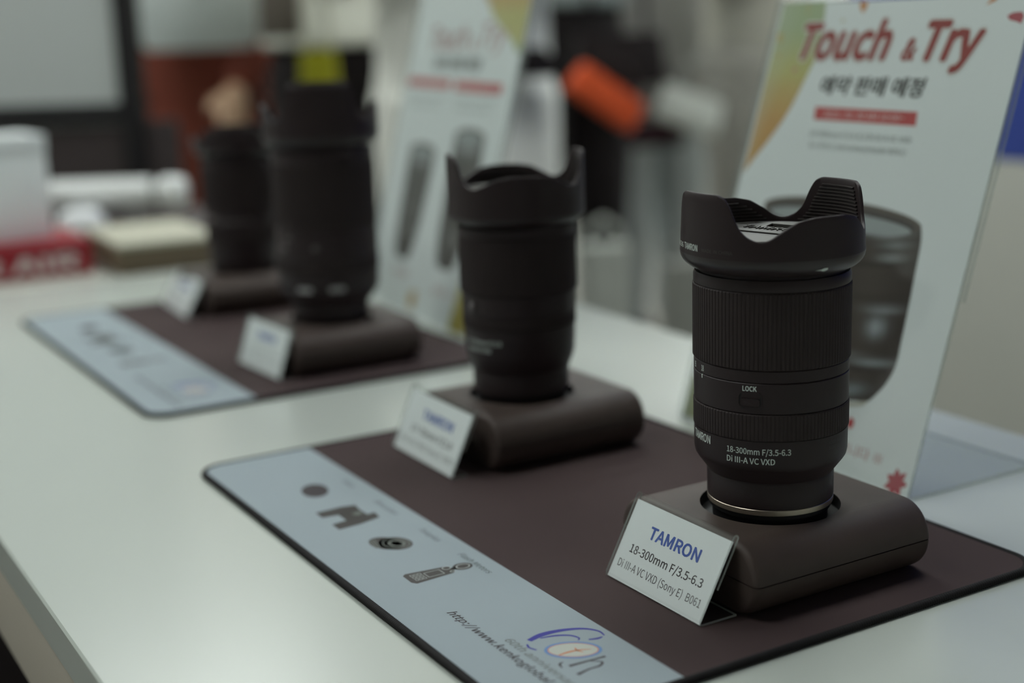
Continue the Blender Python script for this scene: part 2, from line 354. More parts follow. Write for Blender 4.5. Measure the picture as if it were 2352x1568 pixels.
def counter_mat(label, loc, L, D, strip, kx, rotz=0.0):
    """origin at the far front corner; x along the front edge, y to the back; prints are laid out in mm"""
    t = thing('counter_mat', label, 'mat', loc, rotz, 'counter mats under the lenses')
    prism('fabric_pad', rrect(0.001, L - 0.001, 0.001, D - 0.001, 0.017), 0.0, 0.003, FABRIC, t)
    prism('printed_strip', rrect(0.003, L - 0.003, 0.003, strip, (0.015, 0.015, 0, 0)), 0.0025, 0.00308, WFABRIC, t)
    border('stitched_border', 0.0015, L - 0.0015, 0.0015, D - 0.0015, 0.0165, t)
    ox, oy = -338.2, -186.7
    def X(x): return (x - ox) * kx / 1000
    def Y(y): return (y - oy) / 1000
    Z = 0.00313
    def PP(polys): return [[(X(x), Y(y)) for x, y in p] for p in polys]
    # filter
    a = patch('printed_filter', PP([ell(-249.6, -141.0, 12.5, 8.0, -0.25)]), DARKINK, t, Z)
    # binoculars
    patch('printed_binoculars', PP([[(-212, -156.5), (-202, -156.5), (-201, -144), (-204, -133), (-211, -132), (-213, -140)], [(-188.5, -156.5), (-178.5, -156.5), (-180, -143), (-184, -129), (-193, -128), (-191, -142)],
          [(-201, -147), (-190, -147), (-192, -133), (-204, -133)]]), BROWNINK, t, Z)
    patch('printed_binoculars', PP([[(-199, -140), (-194, -139), (-195, -134), (-200, -134.5)]]), SMALLINK, t, Z + 0.00003)
    # converter seen at an angle
    patch('printed_converter', PP([ell(-144.5, -144.5, 11, 7.5, 0.25), ell(-141.0, -140.2, 10.5, 8.5, 0.25)]), BROWNINK, t, Z)
    patch('printed_converter', PP(ring(-140.8, -139.8, 8.6, 6.8, 0.7, 0.25) + ring(-140.6, -139.6, 5.6, 4.3, 1.6, 0.25) + [[(-153, -147 - k * 1.7), (-140, -149.3 - k * 1.1), (-140, -149.9 - k * 1.1), (-153, -147.6 - k * 1.7)] for k in range(3)]), SMALLINK, t, Z + 0.00003)
    # light meter
    body = [(-98.8, -155.5), (-97, -157.6), (-87, -157.8), (-84.2, -156), (-86.2, -134), (-88, -132), (-94.5, -132), (-96.2, -134)]
    patch('printed_light_meter', PP([body, ell(-91.2, -126.2, 4.6, 5.4), [(-92.8, -132.5), (-89.8, -132.5), (-89.8, -130), (-92.8, -130)]]), BROWNINK, t, Z)
    det = ring(-91.2, -126.0, 3.1, 3.8, 0.55) + ring(-94.0, -134.2, 2.2, 2.4, 0.45) + ring(-88.2, -133.6, 1.2, 1.5, 0.4)
    def fr(x0, x1, y0, y1, w=0.35): return [[(x0, y0), (x1, y0), (x1, y0 + w), (x0, y0 + w)], [(x0, y1 - w), (x1, y1 - w), (x1, y1), (x0, y1)], [(x0, y0), (x0 + w, y0), (x0 + w, y1), (x0, y1)], [(x1 - w, y0), (x1, y0), (x1, y1), (x1 - w, y1)]]
    det += fr(-94.6, -88.0, -147.3, -138.2)
    for i in range(3):
        for j in range(3): det += fr(-96.0 + i * 3.1, -93.6 + i * 3.1, -154.6 + j * 2.2, -152.9 + j * 2.2, 0.28)
    patch('printed_light_meter', PP(det), METERINK, t, Z + 0.00003)
    for s, x0, x1 in (('Filters', -257.5, -241.5), ('Binoculars', -210.5, -182), ('Teleplus', -152.5, -130.0), ('Flash Meters', -107.6, -75.0)):
        flat_text('caption', s, X(x0), X(x1), Y(-120.6), 0.0036, CAPINK, t, Z, shear=0.25)
    flat_text('web_address', 'http://www.kenkoglobal.com', X(-44.4), X(62.0), Y(-160.6), 0.0042, DARKINK, t, Z, shear=0.25, weight=0.018)
    flat_text('anniversary_line', '60th anniversary', X(-2.5), X(56.0), Y(-153.6), 0.0040, SMALLINK, t, Z, shear=0.25, weight=0.006)
    def ST(nm, pts, m, dz=0.0): stroke(nm, [(X(x), Y(y), w / 1000) for x, y, w in pts], m, t, Z + dz)
    ST('logo_six', [(19.0, -113.5, .7), (13.5, -113.2, 1.3), (7.5, -117.5, 1.9), (3.5, -126, 2.7), (2.2, -136, 3.6), (4.3, -144.5, 2.8)], NAVYINK)
    ST('logo_six', [(5.0, -139, 1.0), (6.6, -132, 1.5), (10, -126.5, 1.4), (14.5, -124.5, 1.0), (16.6, -126.0, .6)], NAVYINK)
    ST('logo_six', [(7.0, -147.2, .8), (10.5, -148.2, 1.1), (14.5, -146.8, .9)], NAVYINK)
    ST('logo_six', [(19.6, -115.0, .8), (19.9, -118.0, 1.8), (18.6, -121.8, 1.2)], NAVYINK)
    patch('logo_zero', PP([ell(23.6, -133.4, 12.2, 8.0, 0.99)]), CREAMINK, t, Z + 0.00002)
    patch('logo_zero', PP(ring(23.6, -133.4, 12.9, 8.6, 1.5, 0.99)), SKYINK, t, Z + 0.00004)
    patch('logo_zero', PP(ring(23.6, -133.4, 11.4, 7.1, 0.5, 0.99)), ORANGEINK, t, Z + 0.00005)
    ST('logo_t', [(24.6, -141.5, .9), (24.4, -136, 1.4), (25.3, -131, .9), (27.6, -126.5, .5)], ORANGEINK, 0.00006)
    ST('logo_t', [(22.2, -131.6, .5), (25.0, -132.2, 1.0), (28.0, -131.0, .5)], ORANGEINK, 0.00006)
    ST('logo_h', [(37.0, -125.3, 1.6), (36.6, -132, 1.2), (36.0, -143.5, 1.9)], DARKINK)
    ST('logo_h', [(36.8, -133.5, .7), (40.5, -129.6, 1.0), (43.2, -132.5, 1.4), (43.3, -138, 1.2), (44.8, -145.0, 2.0)], DARKINK)
    ST('logo_h', [(31.2, -143.6, .6), (32.2, -146, 1.2), (35.8, -147.0, .5)], DARKINK)
    return t
counter_mat('dark mat with pale printed front strip under the two nearest lenses', (-0.3382, -0.1867, HT), 0.4135, 0.301, 0.0775, 1.0)
counter_mat('farther dark mat with pale printed strip, at the far table end', (-0.922, -0.1745, HT), 0.444, 0.301, 0.0840, 1.07)

# ------------------------------------------------------------------ lens risers
def stadium_sec(hw, h, ins, half):
    """cross-section in (x, z): half +1 upper, -1 lower; ins = inset"""
    r = h / 2 - ins; c = hw - h / 2; pts = []
    for k in range(13): a = pi / 2 * k / 12; pts.append((c + r * math.cos(a), half * r * math.sin(a)))
    for k in range(13): a = pi / 2 + pi / 2 * k / 12; pts.append((-c + r * math.cos(a), half * r * math.sin(a)))
    return [(x, z + half * 0.0003) for x, z in pts]
def shell(name, hw, h, y0, y1, half, mat, parent, f=0.0035):
    rings = []
    for k in range(6): a = pi / 2 * k / 5; rings.append((y0 + f * (1 - math.cos(a)), f * (1 - math.sin(a))))
    secs = [(y, i) for y, i in rings] + [(y1 + y0 - y, i) for y, i in rings[::-1]]
    vs, fs = [], []; n = 26
    for y, i in secs: vs += [(x, y, z + h / 2) for x, z in stadium_sec(hw, h, i, half)]
    for s in range(len(secs) - 1): fs += [(s * n + j, s * n + (j + 1) % n, (s + 1) * n + (j + 1) % n, (s + 1) * n + j) for j in range(n)]
    fs.append(list(range(n))); fs.append([len(vs) - n + j for j in range(n)][::-1])
    bm = bmesh.new(); B = [bm.verts.new(v) for v in vs]
    for q in fs: bm.faces.new([B[i] for i in q])
    return bmobj(name, bm, mat, parent, 50)
def riser(label, loc, rotz=0.0, hole=(0, 0)):
    t = thing('lens_riser', label, 'display riser', loc, rotz, 'black lens risers')
    hw, h, y0, y1 = 0.0535, 0.035, -0.0508, 0.0608
    upr = shell('upper_shell', hw, h, y0, y1, 1, RISER, t)
    cut = lathe('cutter', [(0.0346, 0.0292), (0.0346, 0.05)], RISER, None, seg=96)
    cut.location = (hole[0], hole[1], 0); upr.parent = None
    for o_ in (upr, cut):
        b_ = bmesh.new(); b_.from_mesh(o_.data)
        if b_.calc_volume(signed=True) < 0: bmesh.ops.reverse_faces(b_, faces=b_.faces); b_.to_mesh(o_.data)
        b_.free(); o_.data.update()
    bpy.context.view_layer.update()
    md = upr.modifiers.new('b', 'BOOLEAN'); md.object = cut; md.operation = 'DIFFERENCE'; md.solver = 'EXACT'
    baked(upr); upr.parent = t; me = cut.data; bpy.data.objects.remove(cut); bpy.data.meshes.remove(me)
    for p in upr.data.polygons: p.use_smooth = True
    upr.data.set_sharp_from_angle(angle=math.radians(40))
    shell('lower_shell', hw, h, y0, y1, -1, RISER, t)
    sk = lathe('socket_lining', [(0.0344, 0.0345), (0.0344, 0.0296), (0.0, 0.0296)], BLACKD, t, seg=64, cap=False); sk.location = (hole[0], hole[1], 0)
    vs, fs = fitted('TAMRON', -0.028, 0.028, 0.0125, 0.0085, weight=0.02)
    mesh('lettering', [(x, y0 - 0.0001 - step(i, len(vs), {'weight': 1}), z) for i, (x, z) in enumerate(vs)], fs, M('riser_lettering', (0.16, 0.13, 0.125), 0.5), t)
    return t

# ------------------------------------------------------------------ camera lenses
def rim_height(zv, zs, zt, wide=0):
    kp = [(0, zt), (17, zt), (22, zt - 0.0016), (26, zt - 0.0062), (31, zv + 0.006), (36, zv + 0.0024), (41, zv + 0.0006), (46, zv), (51, zv + 0.0012), (57, zv + (zs - zv) * 0.42), (67, zv + (zs - zv) * 0.84), (78, zs), (90, zs + 0.0002)]
    def f(phi):
        p = abs((phi + 90) % 180 - 90)
        p = p * 17 / (17 + wide) if p < 17 + wide else 17 + (p - 17 - wide) * 73 / (73 - wide)
        for (a, za), (b, zb) in zip(kp, kp[1:]):
            if p <= b: return za + (zb - za) * (p - a) / (b - a)
        return zs
    sm = [sum(f(i + d) * w for d, w in ((-2, 1), (-1, 2), (0, 3), (1, 2), (2, 1))) / 9 for i in range(360)]
    def g(phi): a = phi % 360; i = int(a); u = a - i; return sm[i % 360] * (1 - u) + sm[(i + 1) % 360] * u
    return g
def hood(parent, z_bot, z_cyl, r_in, r_cyl, r_top, rim, tall_at, mat=BLACK, thick=0.0017):
    N = 360; vs, fs = [], []
    rows = 10
    low = [(r_in - 0.001, z_bot), (r_in, z_bot)]
    for k in range(1, 7):
        a = k / 6; low.append((r_in + (r_cyl - r_in) * math.sin(a * pi / 2 * 0.92) / math.sin(pi / 2 * 0.92), z_bot + (z_cyl - z_bot) * (a * 0.55 + 0.45 * a * a)))
    z1 = z_cyl + 0.0012; low.append((r_cyl + 0.0001, z1))
    for j in range(N):
        a = math.radians(j); zt = rim(j - tall_at); col = list(low)
        for k in range(1, rows + 1):
            q = k / rows; col.append((r_cyl + (r_top - r_cyl) * q, z1 + (zt - 0.0005 - z1) * q))
        rt_ = r_top
        col += [(rt_ - 0.0004, zt), (rt_ - thick + 0.0004, zt), (rt_ - thick, zt - 0.0005)]
        for k in range(1, rows + 1):
            q = k / rows; col.append((rt_ - thick - 0.0006 * q, zt - 0.0005 - (zt - 0.0005 - (z_cyl + 0.0005)) * q))
        col.append((r_in - 0.001, z_cyl - 0.001))
        n = len(col); vs += [(r * math.cos(a), r * math.sin(a), z) for r, z in col]
    for j in range(N):
        k = (j + 1) % N
        for i in range(n): fs.append((j * n + i, k * n + i, k * n + (i + 1) % n, j * n + (i + 1) % n))
    h = mesh('lens_hood', vs, fs, [mat, BEVEL], parent, 38, solid=True, midx=[1 if 1 <= i <= 7 else 0 for j in range(N) for i in range(n)])
    # ridges inside the hood
    vs, fs = [], []; zz = z_cyl + 0.004
    zmax = max(rim(x) for x in range(360))
    while zz < zmax - 0.002:
        ok = [min(rim(j - tall_at + d) for d in (-5, -3, 0, 3, 5)) - 0.0020 > zz for j in range(N)]
        q = (zz - z_cyl) / (zmax - z_cyl); r0 = r_top - thick - 0.0006 * (1 - q) + 0.0002
        for j in range(N):
            if ok[j] and ok[(j + 1) % N]:
                b = len(vs)
                for jj in (j, j + 1):
                    a = math.radians(jj); c, s = math.cos(a), math.sin(a)
                    for (dr, dz) in ((0, -0.00055), (-0.0010, -0.00015), (-0.0010, 0.00025), (0, 0.00045)): vs.append(((r0 + dr) * c, (r0 + dr) * s, zz + dz))
                for i in range(3): fs.append((b + i, b + 4 + i, b + 5 + i, b + i + 1))
        zz += 0.00165
    mesh('glare_ridges', vs, fs, M('ridge_black', (0.040, 0.032, 0.030), 0.5, 0.4), h, 25)
    return h
def front_cap(parent, z, r, rot, text=True):
    c = lathe('front_cap', [(0.0, z - 0.004), (r, z - 0.004), (r, z - 0.001), (r - 0.001, z - 0.0004), (r - 0.003, z - 0.0004), (r - 0.0036, z - 0.0020), (0.0, z - 0.0020)], CAPG, parent, seg=72, cap=False)
    bm = bmesh.new()
    R = r - 0.004
    def seg(y0, y1, z0, z1, nm):
        pts = []
        for k in range(17):
            x = -1 + k / 8; pts.append(x)
        xs0, xs1 = math.sqrt(R * R - y0 * y0), math.sqrt(R * R - y1 * y1)
        o = prism(nm, [(-xs0, y0), (xs0, y0), (xs1, y1), (-xs1, y1)], z0, z1, CAPG, c); o.rotation_euler = (0, 0, rot); return o
    bm.free()
    seg(-0.0045, 0.0112, z - 0.002, z, 'cap_plate')
    seg(-0.0085, -0.0062, z - 0.002, z - 0.0005, 'pinch_grip'); seg(-R * 0.96, -0.0098, z - 0.002, z - 0.0003, 'cap_plate'); seg(0.0215, R * 0.96, z - 0.002, z, 'cap_plate')
    for x0, x1 in ((-0.026, -0.012), (0.016, 0.026)):
        o = prism('cap_plate', [(x0, 0.0112), (x1, 0.0112), (x1 - 0.003, 0.0214), (x0 + 0.006, 0.0214)], z - 0.002, z, CAPG, c); o.rotation_euler = (0, 0, rot)
    if text:
        vs, fs = fitted('TAMRON', -0.0205, 0.0135, 0.0025, 0.0062); co, si = math.cos(rot), math.sin(rot)
        n = len(vs); V = [(x * co - y * si, x * si + y * co, z - 0.0001) for x, y in vs] + [(x * co - y * si, x * si + y * co, z + 0.0006) for x, y in vs]
        F = [tuple(n + i for i in f) for f in fs]; ec = {}
        for f in fs:
            for a, b in zip(f, f[1:] + f[:1]): ec[(a, b)] = ec.get((a, b), 0) + 1
        for (a, b) in ec:
            if (b, a) not in ec: F.append((a, b, n + b, n + a))
        mesh('raised_lettering', V, F, CAPG, c)
    return c
def ring_part(name, z0, z1, r0, r1, parent, mat=BLACK, ch=0.00035):
    return lathe(name, [(r0 - 0.004, z0), (r0 - ch, z0), (r0, z0 + ch), (r1, z1 - ch), (r1 - ch, z1), (r1 - 0.004, z1)], mat, parent, seg=128)

def pad_on_barrel(name, a0, a1, z0, z1, rad, r, lift, mat, parent):
    """a rounded-rectangle slider pad wrapped on the barrel"""
    s = math.radians(a1 - a0) * r; pts = rrect(-s / 2, s / 2, z0, z1, rad, 6); am = math.radians((a0 + a1) / 2); V = []
    for q, sc in ((r - 0.001, 1.0), (r + lift, 1.0)):
        V += [(q * math.cos(am + x / r), q * math.sin(am + x / r), z) for x, z in pts]
    n = len(pts); F = [list(range(n, 2 * n))] + [(i, (i + 1) % n, n + (i + 1) % n, n + i) for i in range(n)]
    return mesh(name, V, F, mat, parent)
def frame_on_barrel(name, a0, a1, z0, z1, rad, w, r, lift, mat, parent):
    s = math.radians(a1 - a0) * r; am = math.radians((a0 + a1) / 2)
    o = rrect(-s / 2, s / 2, z0, z1, rad, 6); i = rrect(-s / 2 + w, s / 2 - w, z0 + w, z1 - w, max(rad - w, 0.0002), 6); n = len(o)
    V = [((r + q) * math.cos(am + x / r), (r + q) * math.sin(am + x / r), z) for pts, q in ((o, 0.00002), (o, lift), (i, lift), (i, 0.00002)) for x, z in pts]
    F = [(k * n + j, k * n + (j + 1) % n, (k + 1) * n + (j + 1) % n, (k + 1) * n + j) for k in range(3) for j in range(n)]
    return mesh(name, V, F, mat, parent)

# lens heights below are given above the table top; each lens stands in the socket of its riser
def lens_nearest():
    t = thing('camera_lens', 'sharp nearest black zoom lens marked 18-300mm, with petal hood', 'camera lens', (0, 0, HT))
    lathe('mount_skirt', [(0.024, 0.0328), (0.0282, 0.0328), (0.0284, 0.0385), (0.0298, 0.0388), (0.0298, 0.0412), (0.024, 0.0412)], BLACKD, t)
    ring_part('mount_ring', 0.0410, 0.0441, 0.0308, 0.0309, t, SILVER, 0.0003)
    lathe('rear_neck', [(0.026, 0.0442), (0.0308, 0.0442), (0.0309, 0.0448), (0.0309, 0.0560), (0.0304, 0.0572), (0.026, 0.0572)], BLACK, t, seg=128)
    lathe('rear_barrel', [(0.026, 0.0573), (0.0306, 0.0573), (0.0312, 0.0583), (0.0355, 0.0642), (0.0366, 0.0660), (0.0371, 0.0685), (0.0372, 0.0799), (0.030, 0.0799)], BLACK, t, seg=160, smooth=28)
    ribbed('focus_ring', 0.0801, 0.0930, 0.0376, 124, 0.00026, RUBBER, t)
    mid = ring_part('lock_barrel', 0.0932, 0.1079, 0.0373, 0.03735, t)
    pad_on_barrel('lock_recess', -63.9, -47.4, 0.0966, 0.1034, 0.0021, 0.03735, 0.00003, BLACKD, mid)
    frame_on_barrel('lock_rim', -64.6, -46.8, 0.0963, 0.1037, 0.0022, 0.0005, 0.03735, 0.0003, BLACK, mid)
    pad_on_barrel('lock_slider', -62.7, -48.6, 0.0971, 0.1008, 0.0013, 0.03735, 0.0008, BLACK, mid)
    ring_part('scale_ring', 0.1081, 0.1140, 0.0373, 0.0373, t)
    ribbed('zoom_ring', 0.1142, 0.1505, 0.0379, 116, 0.00030, RUBBER, t)
    lathe('front_ring', [(0.030, 0.1507), (0.0373, 0.1507), (0.0375, 0.1510), (0.0375, 0.1545), (0.0368, 0.1562), (0.0350, 0.1562), (0.0350, 0.1585), (0.030, 0.1585)], BLACK, t, seg=128)
    h = hood(t, 0.1578, 0.1650, 0.0370, 0.0437, 0.0432, rim_height(0.1748, 0.1853, 0.1956), -93)
    front_cap(t, 0.1738, 0.0372, math.radians(14))
    def T(s, a0, a1, z, hh, r, m=WHITEINK, p=t, **k): round_text('lettering', s, a0, a1, z, hh, r, m, p, **k)
    T('LOCK', -61.3, -50.9, 0.1043, 0.0023, 0.03735, p=mid, weight=0.025)
    T('18', -102.3, -98.6, 0.1095, 0.0028, 0.0373, weight=0.01)
    T('35', -116.8, -113.2, 0.1095, 0.0028, 0.0373, weight=0.01)
    pad_on_barrel('index_mark', -101.7, -100.6, 0.1060, 0.1079, 0.0001, 0.03735, 0.00006, WHITEINK, t)
    T('TAMRON', -116.5, -90.4, 0.0747, 0.0039, 0.0372, weight=0.02)
    T('18-300mm F/3.5-6.3', -73.8, -26.1, 0.0736, 0.0028, 0.0372, weight=0.012)
    T('Di III-A VC VXD', -73.8, -37.5, 0.0690, 0.0028, 0.0372, weight=0.012)
    T('TAMRON', -108.6, -92.0, 0.1686, 0.0029, 0.0437, p=h, weight=0.02)
    T('MADE IN CHINA', -87.8, -64.8, 0.1688, 0.0016, 0.0437, GREYINK, h)
    T('HA036', -128, -111, 0.1687, 0.0024, 0.0437, p=h)
    T('MODEL B061', 6, 22, 0.0760, 0.0016, 0.0372, GREYINK)
    T('SONY E', 6, 18, 0.0735, 0.0016, 0.0372, GREYINK)
    # hood alignment mark on the bevel
    V = []
    for x, y in [(-14.0, 0.1612), (-9.8, 0.1617), (-8.4, 0.1622), (-5.6, 0.1622), (-4.9, 0.1612), (-6.6, 0.1604), (-8.6, 0.1606), (-9.8, 0.1610)]:
        q = (y - 0.1578) / 0.0072; rr = 0.0370 + 0.0067 * math.sin(min(1, q + 0.05) * pi / 2) + 0.0004; V.append((rr * math.cos(math.radians(x)), rr * math.sin(math.radians(x)), y))
    mesh('alignment_mark', V, [list(range(len(V)))], WHITEINK, h)
    return t
lens_nearest()
def lens_second():
    t = thing('camera_lens', 'second black zoom lens, in the middle, with two upright hood petals', 'camera lens', (-0.2605, 0.0130, HT))
    lathe('mount_skirt', [(0.024, 0.0328), (0.0285, 0.0328), (0.0300, 0.0412), (0.024, 0.0412)], BLACKD, t)
    ring_part('mount_ring', 0.0410, 0.0438, 0.0310, 0.0311, t, BLACK, 0.0003)
    lathe('rear_neck', [(0.026, 0.0440), (0.0313, 0.0440), (0.0314, 0.0555), (0.026, 0.0555)], BLACK, t)
    lathe('rear_barrel', [(0.026, 0.0557), (0.0314, 0.0557), (0.0345, 0.0630), (0.0356, 0.0670), (0.0364, 0.0850), (0.030, 0.0850)], BLACK, t, smooth=28)
    ribbed('focus_ring', 0.0852, 0.0935, 0.0369, 110, 0.0004, RUBBER, t)
    ring_part('switch_barrel', 0.0937, 0.1075, 0.0368, 0.0370, t)
    ribbed('zoom_ring', 0.1077, 0.1440, 0.0380, 110, 0.0004, RUBBER, t)
    lathe('front_ring', [(0.030, 0.1442), (0.0378, 0.1442), (0.0379, 0.1495), (0.0355, 0.1505), (0.0355, 0.1525), (0.030, 0.1525)], BLACK, t)
    h = hood(t, 0.1520, 0.1560, 0.0385, 0.0440, 0.0438, rim_height(0.1755, 0.1832, 0.1950), -112)
    front_cap(t, 0.1725, 0.0372, 0.5, text=False)
    lathe('lock_button', [(0.0005, 0.0), (0.0028, 0.0), (0.0028, 0.0012), (0.0022, 0.0018), (0.0005, 0.0018)], M('grey_button', (0.10, 0.085, 0.085), 0.35), t, seg=24).matrix_local = Matrix.Translation((0.0368 * math.cos(math.radians(-83)), 0.0368 * math.sin(math.radians(-83)), 0.1000)) @ Matrix.Rotation(math.radians(-83), 4, 'Z') @ Matrix.Rotation(pi / 2, 4, 'Y')
    T = lambda s, a0, a1, z, hh, r: round_text('lettering', s, a0, a1, z, hh, r, WHITEINK, t, weight=0.01)
    T('17-70mm F/2.8', -94, -50, 0.0762, 0.0027, 0.0362); T('Di III-A VC RXD', -94, -62, 0.0712, 0.0027, 0.0360)
    return t
lens_second()
def lens_third():
    t = thing('camera_lens', 'large black zoom lens in soft focus, tall hood petal facing front', 'camera lens', (-0.5675, 0.0115, HT))
    lathe('mount_skirt', [(0.024, 0.0328), (0.0285, 0.0328), (0.0305, 0.0412), (0.024, 0.0412)], BLACKD, t)
    ring_part('mount_ring', 0.0410, 0.0438, 0.0315, 0.0316, t, BLACK, 0.0003)
    lathe('rear_neck', [(0.026, 0.0440), (0.0318, 0.0440), (0.0320, 0.0530), (0.026, 0.0530)], BLACK, t)
    lathe('rear_barrel', [(0.026, 0.0532), (0.0325, 0.0532), (0.0390, 0.0610), (0.0414, 0.0660), (0.0418, 0.0800), (0.032, 0.0800)], BLACK, t, smooth=28)
    ribbed('focus_ring', 0.0802, 0.0930, 0.0423, 120, 0.0004, RUBBER, t)
    ring_part('switch_barrel', 0.0932, 0.1180, 0.0420, 0.0420, t)
    ribbed('zoom_ring', 0.1182, 0.1700, 0.0425, 120, 0.0005, RUBBER, t)
    lathe('front_ring', [(0.034, 0.1702), (0.0418, 0.1702), (0.0420, 0.1790), (0.0400, 0.1800), (0.0400, 0.1860), (0.034, 0.1860)], BLACK, t)
    hood(t, 0.1840, 0.1900, 0.0425, 0.0474, 0.0476, rim_height(0.2040, 0.2165, 0.2320, 10), -23)
    front_cap(t, 0.2010, 0.0405, 0.4, text=False)
    TI = M('dim_lens_ink', (0.28, 0.25, 0.25), 0.5)
    T = lambda s, a0, a1, z, hh, r: round_text('lettering', s, a0, a1, z, hh, r, TI, t, weight=0.01)
    T('35', -92, -84, 0.1195, 0.004, 0.0421); T('50', -74, -68, 0.1195, 0.004, 0.0421); T('CUSTOM', -78, -66, 0.1090, 0.0025, 0.0421); T('1-2-3', -92, -74, 0.1010, 0.0035, 0.0421); T('SET', -40, -32, 0.1010, 0.0035, 0.0421)
    for a in (-52, -15): pad_on_barrel('switch_pad', a - 9, a + 9, 0.0668, 0.0708, 0.0015, 0.0416, 0.0014, M('grey_switch', (0.30, 0.29, 0.29), 0.35), t)
    return t
lens_third()
def lens_fourth():
    t = thing('camera_lens', 'farthest and slimmest black lens, most blurred, partly behind the large one', 'camera lens', (-0.852, 0.040, HT))
    t.scale = (1.09, 1.09, 1.0)
    lathe('mount_skirt', [(0.022, 0.0328), (0.0275, 0.0328), (0.0285, 0.0412), (0.022, 0.0412)], BLACKD, t)
    ring_part('mount_ring', 0.0410, 0.0438, 0.0305, 0.0306, t, BLACK, 0.0003)
    lathe('rear_barrel', [(0.024, 0.0440), (0.0308, 0.0440), (0.0322, 0.0560), (0.0330, 0.0700), (0.028, 0.0700)], BLACK, t, smooth=28)
    ribbed('focus_ring', 0.0702, 0.0850, 0.0336, 100, 0.0004, RUBBER, t)
    ring_part('scale_barrel', 0.0852, 0.1030, 0.0335, 0.0335, t)
    ribbed('zoom_ring', 0.1032, 0.1430, 0.0342, 100, 0.0005, RUBBER, t)
    lathe('front_ring', [(0.026, 0.1432), (0.0338, 0.1432), (0.0340, 0.1545), (0.0320, 0.1550), (0.0320, 0.1580), (0.026, 0.1580)], BLACK, t)
    hood(t, 0.1560, 0.1615, 0.0345, 0.0397, 0.0402, rim_height(0.1665, 0.1730, 0.1825, 16), -28)
    front_cap(t, 0.1705, 0.0330, 0.4, text=False)
    TI = M('dim_lens_ink', (0.28, 0.25, 0.25), 0.5)
    T = lambda s, a0, a1, z, hh, r: round_text('lettering', s, a0, a1, z, hh, r, TI, t, weight=0.01)
    T('TAMRON', -95, -62, 0.0920, 0.0045, 0.0336); T('28-75mm F/2.8', -55, -5, 0.0900, 0.003, 0.0336)
    return t
lens_fourth()
riser('black pillow-shaped riser holding the nearest lens', (-0.0035, 0.0, HT + 0.003), 0.0, (0.0035, 0.0))
riser('black riser under the second lens, behind its name card', (-0.2590, 0.0135, HT + 0.003), 0.0, (-0.0015, -0.0005))
riser('black riser holding the large soft-focus lens', (-0.5640, 0.0075, HT + 0.003), 0.0, (-0.0035, 0.004))
riser('farthest black riser, under the slim blurred lens', (-0.8480, 0.0330, HT + 0.003), 0.0, (-0.004, 0.007))

# ------------------------------------------------------------------ name cards in acrylic stands
def card_stand(label, loc, rotz, w, h, lean, foot, lines):
    """origin at the front bottom corner; x along the card, leaning back in +y"""
    t = thing('name_card_stand', label, 'card stand', loc, rotz, 'name cards in clear stands')
    th = 0.0011; sl, cl = math.sin(lean), math.cos(lean)
    def at(s, off): return (s * sl + off * cl, s * cl - off * sl)      # along the slope, behind it
    prof = [(foot, th / 2), (0.003, th / 2), (0.0012, 0.0009)] + [at(s, 0.0) for s in (0.003, h * 0.5, h - 0.0012)]
    for k in range(1, 8):
        a = pi * k / 8; prof.append(at(h - 0.0012 + 0.0013 * math.sin(a), 0.0013 * (1 - math.cos(a))))
    prof += [at(s, 0.0026) for s in (h - 0.0014, h * 0.7, h * 0.42)]
    sheet('acrylic_holder', prof, w, th, [ACRYL, ACRYE], t)
    fr = bpy.data.objects.new('name_card', bpy.data.meshes.new('name_card'))
    cw, ch = w - 0.0012, h - 0.0042
    me = fr.data; me.from_pydata([(0.0006, 0.0012, 0), (0.0006 + cw, 0.0012, 0), (0.0006 + cw, 0.0012 + ch, 0), (0.0006, 0.0012 + ch, 0), (0.0006, 0.0012, -0.0003), (0.0006 + cw, 0.0012, -0.0003), (0.0006 + cw, 0.0012 + ch, -0.0003), (0.0006, 0.0012 + ch, -0.0003)], [],
        [(0, 1, 2, 3), (7, 6, 5, 4), (0, 4, 5, 1), (1, 5, 6, 2), (2, 6, 7, 3), (3, 7, 4, 0)]); me.materials.append(PAPER); COL.objects.link(fr); fr.parent = t
    y, z = at(0.0, 0.0010); fr.location = (0, y, z); fr.rotation_euler = (pi / 2 - lean, 0, 0)
    for s, x0, x1, y0, hh, m, wt in lines: flat_text('lettering', s, x0 / 1000, x1 / 1000, y0 / 1000, hh / 1000, m, fr, 0.00006, weight=wt)
    return t
L1 = [('TAMRON', 18.6, 58.0, 26.6, 5.9, BLUEINK, 0.030), ('18-300mm F/3.5-6.3', 9.3, 66.4, 16.6, 4.1, DARKINK, 0.010), ('Di III-A VC VXD (Sony E)  B061', 4.6, 70.0, 7.9, 3.9, MIDINK, 0.0)]
card_stand('sharp name card reading 18-300mm F/3.5-6.3, before the nearest lens', (-0.0385, -0.0740, HT + 0.0031), 0.0, 0.0752, 0.0452, math.atan2(0.0214, 0.0397), 0.0225, L1)
L2 = [('TAMRON', 24, 66, 26.0, 6.0, BLUEINK, 0.030), ('17-70mm F/2.8', 15, 72, 16.0, 4.1, DARKINK, 0.012), ('Di III-A VC RXD (Sony E)  B070', 5, 80, 7.4, 3.9, MIDINK, -0.006)]
card_stand('blurred name card before the second lens, in the middle', (-0.3040, -0.0630, HT + 0.0031), -0.02, 0.0850, 0.0445, math.radians(25), 0.0115, L2)
L3 = [('TAMRON', 23, 58, 26.0, 6.0, BLUEINK, 0.030), ('35-150mm F/2-2.8', 12, 70, 16.0, 3.6, SMALLINK, -0.01), ('Di III VXD (Sony E)  A058', 9, 73, 8.4, 3.4, SMALLINK, -0.01)]
